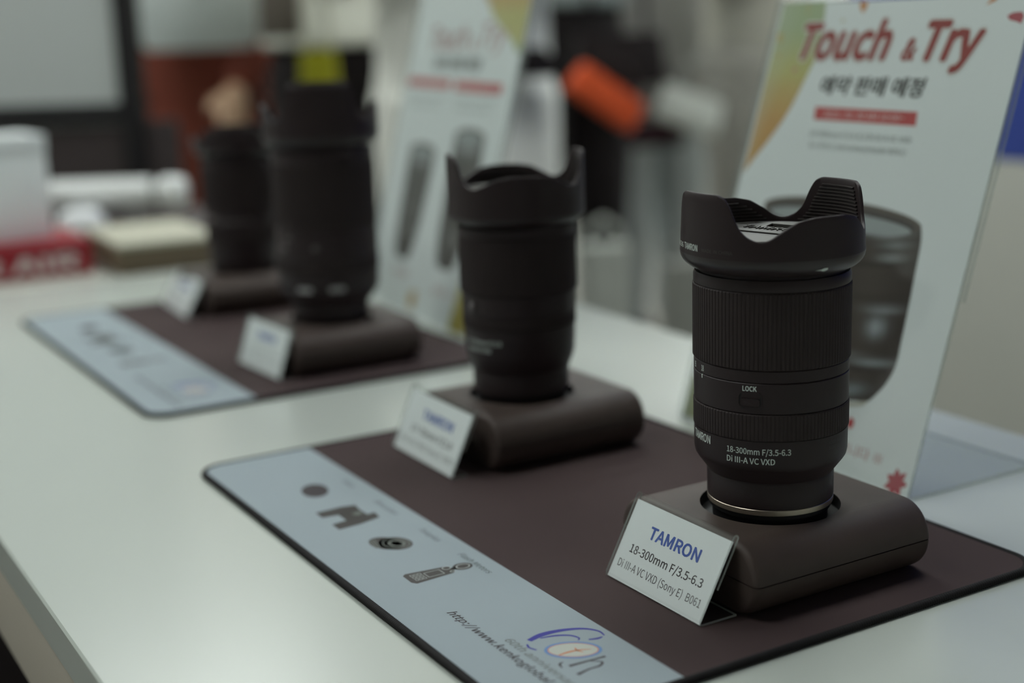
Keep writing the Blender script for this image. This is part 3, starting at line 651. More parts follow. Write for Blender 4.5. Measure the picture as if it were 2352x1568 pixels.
card_stand('blurred name card before the large lens on the farther mat', (-0.6020, -0.0620, HT + 0.0031), 0.05, 0.0820, 0.0430, math.radians(19), 0.0115, L3)
L4 = [('TAMRON', 26, 66, 25.0, 6.0, BLUEINK, 0.030), ('28-75mm F/2.8', 15, 75, 15.0, 3.6, SMALLINK, -0.01), ('Di III VXD G2 (Sony E)  A063', 9, 80, 7.4, 3.4, SMALLINK, -0.01)]
card_stand('farthest and blurriest name card, before the slim lens', (-0.9080, -0.0330, HT + 0.0031), -0.07, 0.0960, 0.0420, math.radians(29), 0.0115, L4)

# ------------------------------------------------------------------ posters in acrylic stands
def mixc(a, b, t): return tuple(x + (y - x) * t for x, y in zip(a, b))
def lens_print(parent, cx0, cx1, prof, lift, name='printed_lens', bands=(), light=0.0, rim=True):
    """prof: list of (t, left s, right s); colours go across the barrel and down its bands, all as print"""
    rows = []; n = 24; P = smooth_path(prof, 7)
    t_hi, t_lo = P[0][0], P[-1][0]
    for t, a, b in P:
        q = (t_hi - t) / (t_hi - t_lo); r = []
        for k in range(n + 1):
            f = k / n; s = a + (b - a) * f
            bow = -0.05 * (b - a) * (1 - (2 * f - 1) ** 2)
            base = mixc((0.050, 0.040, 0.034), (0.082, 0.068, 0.058), math.exp(-((f - 0.74) / 0.16) ** 2) + 0.3 * math.exp(-((f - 0.25) / 0.2) ** 2))
            base = mixc(base, (0.16, 0.17, 0.165), light)
            for (q0, w, f0, fw_, c) in bands:
                g = math.exp(-((q - q0) / w) ** 2) * math.exp(-((f - f0) / fw_) ** 2); base = mixc(base, c, min(1, g))
            r.append((s / 1000, (t + bow) / 1000, base))
        rows.append(r)
    return ink_grid(name, rows, parent, lift)
def poster_stand(label, loc, rotz, w, h, lean, foot, back_to):
    t = thing('poster_stand', label, 'poster', loc, rotz, 'posters in clear stands')
    th = 0.0020; sl, cl = math.sin(lean), math.cos(lean)
    def at(s, off): return (s * sl + off * cl, s * cl - off * sl)
    prof = [(foot, th / 2), (0.006, th / 2), (0.002, 0.0016)] + [at(s, 0.0) for s in (0.005, h * 0.5, h - 0.003)]
    for k in range(1, 8):
        a = pi * k / 8; prof.append(at(h - 0.003 + 0.002 * math.sin(a), 0.002 * (1 - math.cos(a))))
    prof += [at(s, 0.004) for s in (h - 0.0035, h * 0.7, back_to)]
    sheet('acrylic_holder', prof, w, th, [ACRYL, ACRYE], t)
    bm = bmesh.new(); box_bm(bm, 0.002, w - 0.003, 0.0015, h - 0.004, -0.0006, 0.0)
    fr = bmobj('poster_sheet', bm, POSTER, t); y, z = at(0.0, 0.0017); fr.location = (0, y, z); fr.rotation_euler = (pi / 2 - lean, 0, 0)
    return t, fr
def FT(fr, s, x0, x1, y0, hh, m, lift=0.00012, **k): return flat_text('lettering', s, x0 / 1000, x1 / 1000, y0 / 1000, hh / 1000, m, fr, lift, **k)
def QQ(polys): return [[(x / 1000, y / 1000) for x, y in p] for p in polys]
def leaf(fr, cx, cy, size, rot, m, name='printed_leaf', lobes=7):
    pts = []
    for k in range(60):
        a = 2 * pi * k / 60; q = 0.78 + 0.17 * math.cos(lobes * a) + 0.06 * math.cos(3 * lobes * a)
        x, y = math.cos(a) * q * size, math.sin(a) * q * size * 0.85; pts.append((cx + x * math.cos(rot) - y * math.sin(rot), cy + x * math.sin(rot) + y * math.cos(rot)))
    patch(name, QQ([pts]), m, fr, 0.00011)
GRN, YEL, ORG = (0.36, 0.45, 0.25), (0.50, 0.48, 0.17), (0.56, 0.33, 0.11)
pst, fr = poster_stand('near Touch and Try poster leaning behind the nearest lens', (-0.2514, 0.1335, HT), 0.0, 0.2164, 0.2995, math.radians(17.7), 0.108, 0.118)
# swoosh down the left side, green over orange
rows = []
for t, a, b, c in ((296, 4, 45, GRN), (280, 4, 48, GRN), (267, 4, 49.5, mixc(GRN, YEL, .35)), (256, 4, 47.5, mixc(GRN, YEL, .8)), (248, 4, 44.5, YEL), (238, 4, 41, mixc(YEL, ORG, .45)), (226, 4, 36.5, mixc(YEL, ORG, .75)), (214, 4, 30.5, ORG), (200, 4, 21, ORG), (189, 4, 12.5, ORG), (178, 4, 4.6, ORG)):
    rows.append([((a + (b - a) * k / 6) / 1000, t / 1000, mixc(mixc(c, (0.52, 0.57, 0.46), 0.35), c, min(1, k / 3))) for k in range(7)])
ink_grid('printed_swoosh', rows, fr, 0.00006)
ink_grid('printed_swoosh', [[((a + (b - a) * k / 3) / 1000, t / 1000, mixc((0.42, 0.5, 0.33), (0.48, 0.44, 0.18), k / 3)) for k in range(4)] for t, a, b in ((4, 3, 22), (15, 3, 20), (26, 3, 15), (33, 3, 6))], fr, 0.00006)
KW = dict(shear=0.22, space=1.0)
for s, x0, x1, y0, hh in (('Touch', 30.5, 113, 258.0, 22.5), ('&', 123.5, 135, 257.6, 12.5), ('Try', 139.5, 185.5, 257.8, 22.8)):
    FT(fr, s, x0, x1, y0, hh, SHADEINK, 0.00007, weight=0.085, ref=0.045, **KW)
    FT(fr, s, x0, x1, y0, hh, HALO, 0.00011, weight=0.074, ref=0.045, **KW)
    FT(fr, s, x0, x1, y0, hh, REDINK, 0.00015, weight=0.045, ref=0.045, **KW)
FT(fr, '예약 판매 예정', 59.5, 149.5, 235.4, 9.6, BROWNINK, weight=0.024, shear=0.12)
patch('printed_bar', QQ([[(60.8, 217.2), (149.6, 216.8), (148.4, 225.4), (59.6, 225.7)]]), BARINK, fr, 0.00010)
FT(fr, '2021. 10. 20 AM 10:00~', 69, 139, 219.3, 3.9, M('pale_bar_ink', (0.72, 0.55, 0.53), 0.4), 0.00014, weight=0.012)
FT(fr, '18-300mm F/3.5-6.3 Di III-A VC VXD', 60.5, 149, 206.3, 3.6, SMALLINK)
FT(fr, 'for APS-C mirrorless(model B061)', 62.5, 147, 198.6, 3.6, SMALLINK)
PR = [(158, 33.5, 173.5), (148, 36, 176.5), (130, 41, 178), (110, 43, 179.5), (90, 45, 180.5), (74, 47, 181), (62, 54, 177), (54, 60, 171.5), (49, 66, 167.0)]
HL = (0.30, 0.33, 0.33)
BD = [(0.04, .02, .82, .10, HL), (0.10, .015, .86, .08, (0.26, .29, .29)), (0.17, .018, .85, .07, (0.34, .37, .37)), (0.46, .02, .86, .10, (0.28, .30, .31)), (0.56, .055, .84, .05, (0.36, .40, .42)), (0.50, .02, .55, .05, (0.2, .2, .19)), (0.72, .015, .6, .14, (0.30, .32, .32)), (0.76, .02, .86, .13, (0.27, .30, .31)), (0.80, .012, .75, .2, (0.04, .03, .03)), (0.93, .04, .8, .1, (0.21, .24, .25)), (0.2, .012, .5, .6, (0.03, .025, .02)), (0.4, .012, .5, .6, (0.03, .025, .02))]
lens_print(fr, 0, 0, PR, 0.00008, bands=BD)
patch('printed_lens_rim', QQ([ell(103.5, 157.5, 70.2, 9.6, -0.01, 64)]), M('print_brown_rim', (0.105, 0.085, 0.070), 0.4), fr, 0.00010)
patch('printed_lens_rim', QQ([ell(104, 156.4, 66.0, 7.4, -0.01, 64)]), M('print_rim_dark', (0.05, 0.042, 0.036), 0.4), fr, 0.00012)
patch('printed_lens_glass', QQ([ell(104, 153.8, 63.0, 6.0, -0.01, 64)]), M('print_glass', (0.33, 0.37, 0.37), 0.4), fr, 0.00014)
patch('printed_mount', QQ([[(70, 49.5), (92, 45.5), (116, 44.2), (140, 44.6), (156, 46), (167, 49.5), (164, 45.6), (154, 43), (116, 40.5), (80, 43)]]), M('print_cream', (0.50, 0.50, 0.42), 0.4), fr, 0.00009)
FT(fr, '합니다 ※', 152, 189, 15.0, 6.0, M('faded_red_ink', (0.45, 0.17, 0.16), 0.4))
leaf(fr, 203, 8.0, 9.5, 0.9, M('maple_red_ink', (0.42, 0.055, 0.075), 0.4))
patch('printed_dot', QQ([ell(157.5, 33.5, 2.6, 3.4)]), BARINK, fr, 0.0001)
PET = M('petal_orange_ink', (0.56, 0.22, 0.045), 0.4); PETY = M('petal_ochre_ink', (0.50, 0.36, 0.09), 0.4); PINK = M('petal_pink_ink', (0.52, 0.24, 0.20), 0.4)
patch('printed_petal', QQ([[(76.5, 295), (78.5, 290.3), (81.5, 287.6), (83.6, 291), (83.8, 295)]]), PET, fr, 0.0001)
patch('printed_petal', QQ([[(180, 290), (186, 292.2), (188.5, 295), (184, 295)]]), PET, fr, 0.0001)
patch('printed_petal', QQ([[(197.5, 283.5), (201, 285.2), (207, 285.5), (209.5, 283), (208.5, 278.6), (205, 279.8), (199.5, 281)]]), M('petal_red_ink', (0.40, 0.055, 0.075), 0.4), fr, 0.0001)
for cx, cy, s, m in ((7.6, 273.2, 3.2, PETY), (9.8, 269.8, 2.2, PETY), (11.5, 259.6, 2.0, PETY), (28.5, 294, 1.9, PETY), (30, 289, 1.5, PETY), (65, 283, 1.8, M('petal_pale_ink', (0.58, 0.52, 0.36), 0.4)), (30.5, 250.0, 2.6, PINK)): leaf(fr, cx, cy, s, 0.5, m, 'printed_petal', 3)

U2 = Vector((-0.5668 + 0.7833, 0.1348 - 0.1546)); a2 = math.atan2(U2.y, U2.x); ud = U2.normalized()
o2 = Vector((-0.7833, 0.1546)) - ud * 0.046
pst2, fr = poster_stand('farther blurred Touch and Try poster showing two upright lenses', (o2.x, o2.y, HT), a2, 0.2645, 0.3640, math.radians(15), 0.090, 0.150)
SH = 46
def S(x): return x + SH
for s, x0, x1, y0, hh in (('Touch', 4, 92, 261, 22), ('&', 103, 116, 261, 12), ('Try', 124, 178, 263, 22)):
    FT(fr, s, S(x0), S(x1), y0, hh, REDINK if s == 'Touch' else M('pale_red_ink', (0.44, 0.22, 0.21), 0.4), 0.00013, weight=0.01, **KW)
FT(fr, '예약 판매 예정', S(22), S(134), 241, 11, BROWNINK, weight=0.022, shear=0.12)
patch('printed_bar', QQ([[(S(-38), 223.5), (S(72), 222.5), (S(72), 231), (S(-38), 232)]]), BARINK, fr, 0.0001)
patch('printed_bar', QQ([[(S(84), 221.5), (S(190), 220.5), (S(190), 230), (S(84), 230.8)]]), BARINK, fr, 0.0001)
FT(fr, '2021. 10. 20 AM 10:00~', S(-30), S(60), 225.6, 3.6, MATS['pale_bar_ink'], 0.00014)
FT(fr, '2021. 10. 20 AM 10:00~', S(92), S(180), 224.0, 3.6, MATS['pale_bar_ink'], 0.00014)
for x0, x1 in ((-30, 62), (88, 180)):
    FT(fr, '35-150mm F/2-2.8 Di III VXD', S(x0), S(x1), 211, 3.2, SMALLINK); FT(fr, 'for full-frame mirrorless', S(x0 + 8), S(x1 - 8), 203, 3.2, SMALLINK)
PA = [(160, 3, 68), (140, 4, 68), (110, 7, 66), (84, 9, 63), (66, 13, 58), (52, 20, 51)]
PB = [(180, 108, 176), (150, 110, 177), (116, 112, 176), (90, 114, 173), (70, 118, 167), (56, 124, 160)]
for PRX in (PA, PB):
    lens_print(fr, 0, 0, [(t, S(a), S(b)) for t, a, b in PRX], 0.00008, bands=[(0.06, .05, .5, .35, (0.34, .36, .36)), (0.5, .02, .5, .5, (0.14, .13, .12)), (0.75, .03, .7, .2, (0.2, .19, .18))], light=0.18)
    c = (PRX[0][1] + PRX[0][2]) / 2; wd = (PRX[0][2] - PRX[0][1]) / 2
    patch('printed_lens_rim', QQ([ell(S(c), PRX[0][0], wd, 7.5, 0, 40)]), MATS['print_brown_rim'], fr, 0.0001)
    patch('printed_lens_glass', QQ([ell(S(c), PRX[0][0] - 1.5, wd * .82, 5.2, 0, 40)]), MATS['print_glass'], fr, 0.00012)
rows = []
for t, a, b, c in ((350, 60, 214, ORG), (322, 92, 214, ORG), (306, 122, 214, mixc(ORG, YEL, .4)), (292, 140, 214, YEL), (282, 160, 214, YEL), (272, 185, 214, YEL), (258, 206, 214, GRN)):
    rows.append([(S(a + (b - a) * k / 4) / 1000, t / 1000, c) for k in range(5)])
ink_grid('printed_swoosh', rows, fr, 0.00006)
ink_grid('printed_swoosh', [[(S(a + (b - a) * k / 3) / 1000, t / 1000, mixc(YEL, (0.60, 0.46, 0.06), k / 3)) for k in range(4)] for t, a, b in ((3, 176, 215), (25, 181, 215), (50, 186, 215), (80, 192, 215), (115, 206, 215))], fr, 0.00006)
leaf(fr, S(82), 16, 13, 0.7, M('leaf_amber_ink', (0.52, 0.36, 0.14), 0.4))
FT(fr, '합니다 ※', S(130), S(170), 30, 6, MATS['faded_red_ink']); FT(fr, '사은품 증정', S(20), S(60), 34, 6, MATS['faded_red_ink'])

# ------------------------------------------------------------------ things beyond the table end
st = thing('side_table', 'second pale table standing end to end behind the first', 'table')
ST2 = M('grey_table_laminate', (0.45, 0.45, 0.40), 0.45, 0.4, var=0.04, vscale=4)
slab('table_top', [(-1.42, -0.85), (-1.122, -0.85), (-1.122, 0.29), (-1.42, 0.29)], HT - 0.026, HT - 0.002, ST2, st)
for x in (-1.39, -1.16):
    for y in (-0.81, 0.25): box('leg', x - 0.02, x + 0.02, y - 0.02, y + 0.02, 0, HT - 0.027, METALLEG, st, 0.003)
pl = thing('display_plinth', 'dark brown plinth under the white telescope', 'plinth', (-1.585, -0.05, 0))
box('plinth_body', -0.15, 0.15, -0.55, 0.33, 0.04, HT - 0.022, M('plinth_brown', (0.050, 0.040, 0.039), 0.6, 0.3, var=0.1, vscale=6), pl, 0.002)
box('plinth_top', -0.155, 0.155, -0.555, 0.335, HT - 0.0215, HT - 0.002, MATS['plinth_brown'], pl, 0.002); box('plinth_base', -0.14, 0.14, -0.54, 0.32, 0.0, 0.04, FLOORM, pl)
def lidded_box(name, label, cat, loc, rotz, dx, dy, dz, lid, mat, lidmat, texts=()):
    t = thing(name, label, cat, loc, rotz)
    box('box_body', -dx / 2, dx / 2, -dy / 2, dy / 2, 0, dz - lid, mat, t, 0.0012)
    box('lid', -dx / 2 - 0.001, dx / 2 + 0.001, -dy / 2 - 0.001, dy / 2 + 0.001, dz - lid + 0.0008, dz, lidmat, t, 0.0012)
    for s, y0, y1, z, hh, m, k in texts:            # lettering on the +x face, reading towards +y
        vs, fs = fitted(s, y0, y1, z, hh, weight=0.03); mesh('lettering', [(dx / 2 + 0.001 + k + step(i, len(vs), {'weight': 1}), y, zz) for i, (y, zz) in enumerate(vs)], fs, m, t)
    return t
REDB = M('red_carton', (0.33, 0.018, 0.03), 0.4, 0.4, var=0.06, vscale=12)
PINKINK = M('pale_pink_ink', (0.72, 0.60, 0.58), 0.5)
lidded_box('red_box', 'low red box with large white letters at the left edge', 'box', (-1.2585, -0.160, HT - 0.002), 0.0, 0.15, 0.255, 0.041, 0.010, REDB, REDB, [('OR AIR', -0.045, 0.112, 0.008, 0.019, PINKINK, 0.0002)])
WC = M('white_carton', (0.86, 0.90, 0.89), 0.5, 0.4, var=0.03, vscale=20)
WC2 = M('white_carton_flap', (0.80, 0.84, 0.83), 0.5, 0.4, var=0.03, vscale=20)
lidded_box('white_carton', 'tall white carton standing on the red box', 'box', (-1.262, -0.122, HT + 0.0395), 0.12, 0.085, 0.105, 0.124, 0.022, WC, WC2)
dm = thing('lens_pouch', 'small glossy white rounded case beside the white carton', 'case', (-1.475, 0.028, HT - 0.002))
dm.scale = (1.25, 1.25, 1.4)
lathe('case_base', [(0.0, 0.0), (0.024, 0.0), (0.028, 0.004), (0.028, 0.012), (0.0, 0.012)], M('glossy_white', (0.80, 0.82, 0.83), 0.15, 0.5), dm, seg=48, cap=False)
lathe('case_lid', [(0.028, 0.0124), (0.0278, 0.018), (0.0235, 0.027), (0.014, 0.031), (0.0, 0.032)], MATS['glossy_white'], dm, seg=48, cap=False)
CB = M('kraft_cardboard_shaded', (0.17, 0.135, 0.09), 0.8, 0.2, var=0.08, vscale=30)  # shade on the box front is put into this darker brown
CBT = M('kraft_cardboard_lit', (0.47, 0.46, 0.37), 0.8, 0.2, var=0.06, vscale=30)  # same cardboard, paler to paint the light on its top
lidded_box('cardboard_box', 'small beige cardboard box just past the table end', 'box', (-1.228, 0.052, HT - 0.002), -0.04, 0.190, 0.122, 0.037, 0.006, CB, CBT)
# white telescope lying on its little cradle
sc = thing('telescope', 'white telescope tube lying across the second table', 'telescope', (-1.50, 0.089, HT - 0.002), math.atan2(0.170, 0.101))
TW = M('telescope_white', (0.74, 0.76, 0.74), 0.3, 0.5, var=0.02)
def xl(name, prof, mat, parent, z):
    o = lathe(name, prof, mat, parent, seg=48); o.matrix_local = Matrix.Translation((0, 0, z)) @ Matrix.Rotation(pi / 2, 4, 'Y'); return o
zc = 0.058
xl('tube', [(0.016, -0.115), (0.0205, -0.115), (0.021, -0.10), (0.021, 0.035), (0.0205, 0.048), (0.018, 0.050)], TW, sc, zc)
xl('tube_joint', [(0.006, 0.0502), (0.0135, 0.0502), (0.0135, 0.0575), (0.006, 0.0575)], M('telescope_grey', (0.30, 0.31, 0.28), 0.4), sc, zc)
xl('end_cap', [(0.005, 0.0577), (0.017, 0.0577), (0.0215, 0.064), (0.0215, 0.090), (0.018, 0.098), (0.005, 0.099)], TW, sc, zc)
for x in (-0.07, 0.02):
    box('cradle_foot', x - 0.008, x + 0.008, -0.018, 0.018, 0.0, 0.006, METALLEG, sc, 0.001); box('cradle_post', x - 0.005, x + 0.005, -0.008, 0.008, 0.006, zc - 0.02, METALLEG, sc, 0.001)
# black framed display board
bd = thing('display_board', 'black framed board, pale above and dark brown below, at left', 'display board', (-2.02, 0.285, 0), math.atan2(0.119, 0.079))
FRB = M('board_frame_black', (0.010, 0.009, 0.010), 0.5, 0.4)
box('upper_panel', -1.20, -0.036, -0.008, 0.008, 0.90, 1.75, M('board_pale', (0.58, 0.62, 0.60), 0.6, 0.3, var=0.03, vscale=3), bd)
box('lower_panel', -1.20, -0.036, -0.008, 0.008, 0.06, 0.86, M('board_brown', (0.058, 0.046, 0.045), 0.6, 0.3, var=0.1, vscale=6), bd)
box('post', -0.034, 0.004, -0.02, 0.02, 0.0, 1.80, FRB, bd, 0.002); box('post', -1.24, -1.202, -0.02, 0.02, 0.0, 1.80, FRB, bd, 0.002)
box('rail', -1.201, -0.035, -0.018, 0.018, 0.862, 0.898, FRB, bd, 0.002); box('rail', -1.201, -0.035, -0.018, 0.018, 1.752, 1.79, FRB, bd, 0.002); box('rail', -1.201, -0.035, -0.018, 0.018, 0.02, 0.058, FRB, bd, 0.002)
box('side_wing', 0.006, 0.062, -0.008, 0.008, 0.06, 0.865, MATS['board_brown'], bd)
box('foot', -1.26, -1.18, -0.2, 0.2, 0.0, 0.02, FRB, bd, 0.002); box('foot', -0.055, 0.025, -0.2, 0.2, 0.0, 0.02, FRB, bd, 0.002)

# ------------------------------------------------------------------ visitors
def capsule(bm, p0, p1, r0, r1, seg=14):
    p0, p1 = Vector(p0), Vector(p1); d = p1 - p0; L = d.length
    q = d.to_track_quat('Z', 'Y').to_matrix().to_4x4() if L > 1e-6 else Matrix.Identity(4)
    rings = [(r0 * math.cos(a), -r0 * math.sin(a)) for a in (1.35, 0.9, 0.45, 0)] + [(r1 * math.cos(a), L + r1 * math.sin(a)) for a in (0, 0.45, 0.9, 1.35)]
    loft_rings(bm, [[q @ Vector((r * math.cos(2 * pi * k / seg), r * math.sin(2 * pi * k / seg), z)) + p0 for k in range(seg)] for r, z in rings])
def loft_rings(bm, R):
    B = [[bm.verts.new(v) for v in r] for r in R]; n = len(R[0])
    for a, b in zip(B, B[1:]):
        for k in range(n): bm.faces.new((a[k], a[(k + 1) % n], b[(k + 1) % n], b[k]))
    bm.faces.new(B[0][::-1]); bm.faces.new(B[-1])
def ellipses(bm, secs, seg=24):                                    # (x, y, z, rx, ry)
    loft_rings(bm, [[Vector((x + rx * math.cos(2 * pi * k / seg), y + ry * math.sin(2 * pi * k / seg), z)) for k in range(seg)] for x, y, z, rx, ry in secs])
def fused(name, bm, voxel, mat, parent):
    me = bpy.data.meshes.new(name); bm.to_mesh(me); bm.free()
    o = bpy.data.objects.new(name, me); COL.objects.link(o)
    md = o.modifiers.new('r', 'REMESH'); md.mode = 'VOXEL'; md.voxel_size = voxel; md.use_smooth_shade = True
    sm = o.modifiers.new('s', 'SMOOTH'); sm.factor = 0.5; sm.iterations = 3
    baked(o); o.data.materials.clear(); o.data.materials.append(mat)
    for p in o.data.polygons: p.use_smooth = True
    if parent: o.parent = parent
    return o
SKIN = M('skin', (0.62, 0.40, 0.26), 0.55, 0.4, var=0.06, vscale=20)
HAIR = M('dark_hair', (0.012, 0.009, 0.008), 0.45, 0.5, var=0.2, vscale=60)
EYEM = M('eye_dark', (0.02, 0.015, 0.012), 0.2); LIP = M('lips', (0.30, 0.11, 0.09), 0.5); SHOE = M('dark_shoes', (0.02, 0.018, 0.018), 0.5)
def person(label, x, y, rotz, top, bottom, hem, arms, skirt=False, h=1.70, flare=1.0, sleeve_m=None, bottom_wide=1.0, shoe=SHOE):
    t = thing('person', label, 'person', (x, y, 0), rotz)
    k = h / 1.70
    bm = bmesh.new()
    ellipses(bm, [(0, 0, 0.86, .10, .08), (0, 0, .93, .155, .10), (0, 0, 1.05, .135, .09), (0, .0, 1.22, .16, .105), (0, -.005, 1.34, .165, .095), (0, -.01, 1.41, .10, .07), (0, -.01, 1.45, .055, .055), (0, 0, 1.50, .05, .052)])
    ellipses(bm, [(0, .03, 1.475, .03, .035), (0, .022, 1.50, .058, .070), (0, .012, 1.55, .070, .088), (0, .005, 1.60, .076, .095), (0, 0, 1.65, .070, .088), (0, -.005, 1.685, .042, .055), (0, -.005, 1.70, .012, .016)])
    capsule(bm, (0, .098, 1.60), (0, .112, 1.565), .008, .013); 
    for s in (-1, 1): capsule(bm, (s * .078, -.005, 1.60), (s * .078, -.005, 1.57), .012, .010)
    for s in (-1, 1):
        capsule(bm, (s * .085, 0, .90), (s * .095, .015, .49), .085, .056); capsule(bm, (s * .095, .015, .49), (s * .10, -.01, .09), .054, .036)
        capsule(bm, (s * .10, -.03, .045), (s * .115, .15, .03), .036, .028)
    hands = []
    for sh, (el, wr, hd) in zip((-1, 1), arms):
        S_ = Vector((sh * .185, -.01, 1.365)); E_, W_ = Vector(el), Vector(wr); hd = Vector(hd).normalized()
        capsule(bm, S_, E_, .050, .039); capsule(bm, E_, W_, .038, .027)
        pc = W_ + hd * .085; sidev = hd.cross(Vector((0, 1, 0.2))).normalized(); nrm = sidev.cross(hd)
        capsule(bm, W_ + hd * .01, pc, .026, .033)
        for q, ln in zip((-1.5, -0.5, 0.5, 1.5), (.058, .072, .076, .066)):
            b = pc + sidev * q * .0175; m = b + hd * ln * .55 - nrm * .006; capsule(bm, b, m, .0100, .0092); capsule(bm, m, m + hd * ln * .35 - nrm * .020, .0092, .0080)
        tb_ = W_ + hd * .035 + sidev * .028 * -sh; capsule(bm, tb_, tb_ + hd * .04 - sidev * .022 * sh, .0125, .0105); capsule(bm, tb_ + hd * .04 - sidev * .022 * sh, tb_ + hd * .068 - sidev * .026 * sh - nrm * .008, .0105, .009)
    fused('body', bm, 0.0075, SKIN, t)
    # top with sleeves
    bm = bmesh.new(); hz = hem
    f = flare
    secs = [(0, 0, hz, .195 * f, .135 * f), (0, 0, hz + .002, .198 * f, .138 * f)]
    if hz < 0.92: secs += [(0, 0, min(0.95, hz + .15), .192 * (1 + (f - 1) * .5), .135 * (1 + (f - 1) * .5))]
    secs += [(0, 0, 1.08, .168, .122), (0, 0, 1.22, .182, .130), (0, -.005, 1.34, .188, .118), (0, -.01, 1.405, .125, .088), (0, -.01, 1.44, .070, .068)]
    ellipses(bm, secs)
    for sh, (el, wr, hd) in zip((-1, 1), arms):
        S_ = Vector((sh * .175, -.01, 1.36)); E_, W_ = Vector(el), Vector(wr)
        capsule(bm, S_, E_, .070, .056); capsule(bm, E_, W_ + (E_ - W_) * 0.10, .055, .043)
    fused('jacket', bm, 0.012, top, t)
    bm = bmesh.new()
    if skirt: ellipses(bm, [(0, 0, .42, .27, .22), (0, 0, .60, .235, .185), (0, 0, .80, .205, .150), (0, 0, .93, .185, .128), (0, 0, 1.06, .150, .108), (0, 0, 1.09, .148, .106)])
    else:
        w = bottom_wide
        ellipses(bm, [(0, 0, .82, .16, .10), (0, 0, .92, .178, .120), (0, 0, 1.05, .150, .106), (0, 0, 1.08, .148, .104)])
        for s in (-1, 1):
            ellipses(bm, [(s * .103, -.01, .07, .062 * w, .068 * w), (s * .10, .0, .28, .066 * w, .070 * w), (s * .097, .012, .49, .072 * w, .076 * w), (s * .092, .008, .70, .088, .096), (s * .085, 0, .90, .098, .112)])
    fused('skirt' if skirt else 'trousers', bm, 0.012, bottom, t)
    for s in (-1, 1):
        bm = bmesh.new(); loft_rings(bm, [[Vector((s * .103 + math.cos(a) * .046 * q, .055 + math.sin(a) * .135 * q, z)) for a in [2 * pi * i / 24 for i in range(24)]] for q, z in ((.98, 0.0), (1.0, .012), (1.0, .03), (.9, .06), (.6, .085))])
        bmobj('shoe', bm, shoe, t, 40)
    bm = bmesh.new(); bmesh.ops.create_uvsphere(bm, u_segments=32, v_segments=20, radius=1.0)
    for v in bm.verts: v.co = Vector((v.co.x * .086, v.co.y * .106 - .006, v.co.z * .112 + 1.608))
    bmesh.ops.delete(bm, geom=[v for v in bm.verts if (v.co.y > .045 and v.co.z < 1.645) or v.co.z < 1.53], context='VERTS')
    hr = bmobj('hair', bm, HAIR, t, 60); md = hr.modifiers.new('t', 'SOLIDIFY'); md.thickness = 0.008
    for s in (-1, 1): bm = bmesh.new(); bmesh.ops.create_uvsphere(bm, u_segments=12, v_segments=8, radius=.010); o = bmobj('eye', bm, EYEM, t, 60); o.location = (s * .030, .088, 1.602)
    bm = bmesh.new(); bmesh.ops.create_uvsphere(bm, u_segments=16, v_segments=8, radius=1); 
    for v in bm.verts: v.co = Vector((v.co.x * .024, v.co.y * .008, v.co.z * .007))
    o = bmobj('mouth', bm, LIP, t, 60); o.location = (0, .094, 1.535)
    t.scale = (k, k, k)
    return t
def CL(name, c, r=0.85): return M(name, c, r, 0.2, var=0.10, vscale=14, bump=0.3, bscale=200, sheen=0.1)
DOWN = ((-.22, 0.0, 1.09), (-.23, .05, .86), (0.05, .1, -1)), ((.22, 0.0, 1.09), (.23, .05, .86), (-0.05, .1, -1))
FACE = math.atan2(-0.444 - 0.6, 0.509 + 2.7) - pi / 2               # turned towards the camera
UPA = ((-.25, .05, 1.13), (-.12, .20, 1.22), (0.6, .6, .5)), ((.25, .05, 1.13), (.12, .20, 1.22), (-.6, .6, .5))
BCK = ((-.25, -.04, 1.12), (-.18, -.16, .95), (0.4, -.3, -.6)), ((.25, -.04, 1.12), (.18, -.16, .95), (-.4, -.3, -.6))
person('visitor in a rust red coat with one bare hand in front, at upper left', -2.812, 0.652, FACE, CL('rust_coat', (0.235, 0.062, 0.040)), CL('brown_trousers', (0.12, 0.038, 0.025)), 0.58, (((-.26, .05, 1.10), (-.085, .185, .905), (0.10, .90, -.38)), BCK[1]), h=1.66, flare=1.10)
person('visitor in a cream jacket and black trousers behind the poster', -2.402, 0.872, FACE + 0.1, CL('cream_jacket', (0.88, 0.89, 0.80)), CL('black_trousers', (0.016, 0.012, 0.013)), 0.955, UPA, h=1.74)
person('visitor in a long white coat right of the farther poster', -1.845, 0.850, FACE + 0.1, CL('white_coat', (0.90, 0.91, 0.84)), CL('white_trousers', (0.86, 0.87, 0.80)), 0.55, UPA, h=1.68, flare=0.86)
person('visitor in a blue grey top and black trousers, farther back', -2.655, 1.590, FACE + 0.2, CL('blue_grey_top', (0.30, 0.345, 0.345)), CL('black_jeans', (0.014, 0.011, 0.012)), 1.02, UPA, h=1.75, flare=0.95)
person('visitor in a long grey beige coat behind the nearest lens', -2.70, 2.27, FACE + 0.6, CL('beige_coat', (0.46, 0.45, 0.38)), CL('grey_trousers', (0.34, 0.33, 0.29)), 0.62, UPA, h=1.70, flare=0.85)
person('visitor in a dull grey coat and pale grey trousers, far back', -3.10, 2.20, FACE + 0.3, CL('dull_grey_coat', (0.24, 0.235, 0.22)), CL('pale_trousers', (0.46, 0.50, 0.50)), 0.70, DOWN, h=1.74, bottom_wide=1.15)

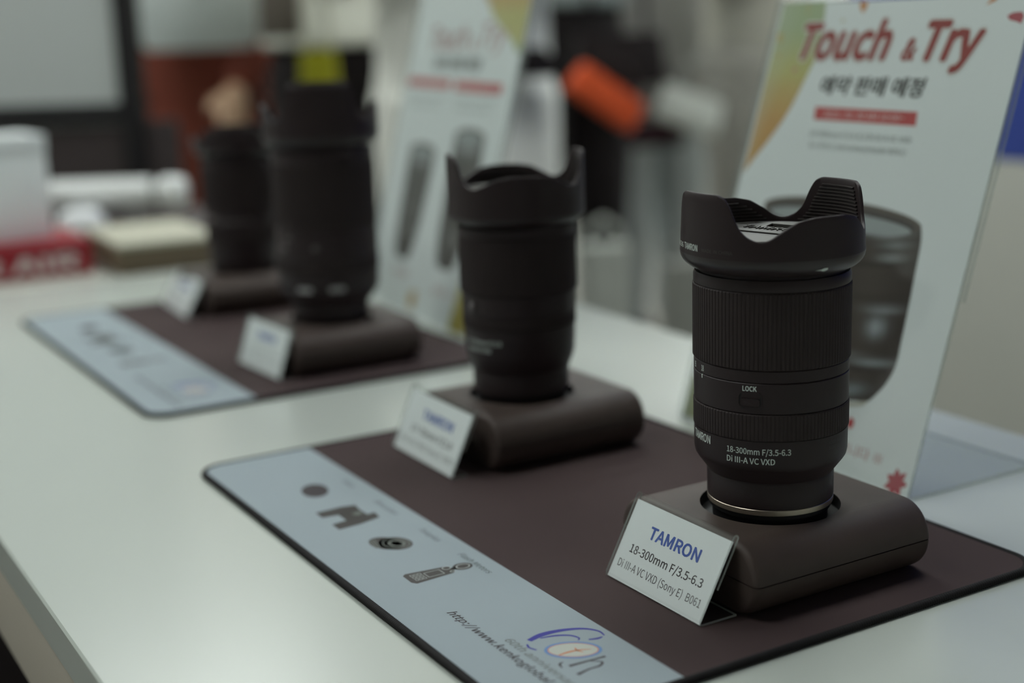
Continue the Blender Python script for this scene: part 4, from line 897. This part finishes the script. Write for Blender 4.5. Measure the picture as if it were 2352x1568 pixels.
# bags and belongings the visitors carry
def bag(name, label, cat, loc, rotz, w, d, h, mat, strap, strap_m=None, taper=0.9, tilt=0.0):
    t = thing(name, label, cat, loc, rotz)
    bm = bmesh.new(); n = 6; R = []
    for z, q in ((0, .86), (.06 * h, .98), (.4 * h, 1.0), (.85 * h, (1 + taper) / 2), (h, taper)):
        R.append([Vector((x, y, z)) for x, y in rrect(-w / 2 * q, w / 2 * q, -d / 2 * q, d / 2 * q, min(w, d) * .3, 5)])
    loft_rings(bm, R); b = bmobj('bag_body', bm, mat, t, 45)
    bm = bmesh.new()
    P = [Vector((-w * .36 * taper, 0, h * .97)), Vector((-w * .30, 0, h + strap * .6)), Vector((0, 0, h + strap)), Vector((w * .30, 0, h + strap * .6)), Vector((w * .36 * taper, 0, h * .97))]
    for a, c in zip(P, P[1:]): capsule(bm, a, c, .007, .007, 8)
    bmobj('bag_strap', bm, strap_m or mat, t, 60)
    t.rotation_euler = (tilt, 0, rotz); return t
bag('tote_bag', 'white tote bag held before the rust coat', 'bag', (-2.625, 0.603, 0.980), FACE, 0.27, 0.05, 0.30, CL('white_canvas', (0.62, 0.67, 0.66)), 0.10)
bag('pouch', 'small lime yellow pouch hanging beside the cream jacket', 'bag', (-2.160, 0.690, 0.860), FACE, 0.078, 0.04, 0.115, CL('lime_fabric', (0.36, 0.35, 0.02)), 0.14, CL('cream_strap', (0.70, 0.70, 0.60)), taper=0.85)
bag('shoulder_bag', 'taupe shoulder bag left of the cream jacket', 'bag', (-2.225, 0.640, 1.000), FACE, 0.085, 0.05, 0.14, CL('taupe_fabric', (0.15, 0.13, 0.11)), 0.12)
bag('waist_bag', 'narrow black bag at the waist of the white coat', 'bag', (-1.680, 0.880, 0.920), FACE + 0.1, 0.13, 0.04, 0.038, CL('black_nylon', (0.014, 0.010, 0.011)), 0.008)
bag('camera_bag', 'black camera bag before the blue grey top', 'bag', (-2.440, 1.618, 0.850), FACE + 0.2, 0.245, 0.09, 0.130, CL('black_nylon', (0.014, 0.010, 0.011)), 0.24)
bag('orange_bag', 'bright orange tilted bag before the black camera bag', 'bag', (-2.345, 1.485, 0.800), FACE + 0.2, 0.200, 0.06, 0.078, CL('orange_nylon', (0.66, 0.095, 0.028)), 0.05, CL('black_nylon', (0.014, 0.010, 0.011))).rotation_euler = (0.0, -0.62, FACE)
bag('white_bag', 'white handbag before the grey beige coat', 'bag', (-2.545, 1.905, 0.725), FACE + 0.2, 0.19, 0.06, 0.095, CL('white_leather', (0.68, 0.71, 0.65)), 0.10, CL('grey_strap', (0.3, 0.3, 0.28))).rotation_euler = (0.0, -0.35, FACE + 0.2)
bag('maroon_bag', 'dark maroon flat bag below the white handbag', 'bag', (-2.875, 2.045, 0.645), FACE + 0.2, 0.20, 0.06, 0.075, CL('maroon_leather', (0.045, 0.020, 0.026)), 0.20)
bag('paper_bag', 'tall pale paper bag standing on the floor between visitors', 'bag', (-2.20, 1.40, 0.0), FACE, 0.12, 0.08, 0.50, CL('white_paper_bag', (0.40, 0.42, 0.39)), 0.06, taper=1.0)
bag('grey_bag', 'grey carrier bag standing on the floor right of the paper bag', 'bag', (-2.17, 1.615, 0.0), FACE, 0.11, 0.08, 0.44, CL('grey_paper_bag', (0.26, 0.265, 0.245)), 0.06, taper=1.0)
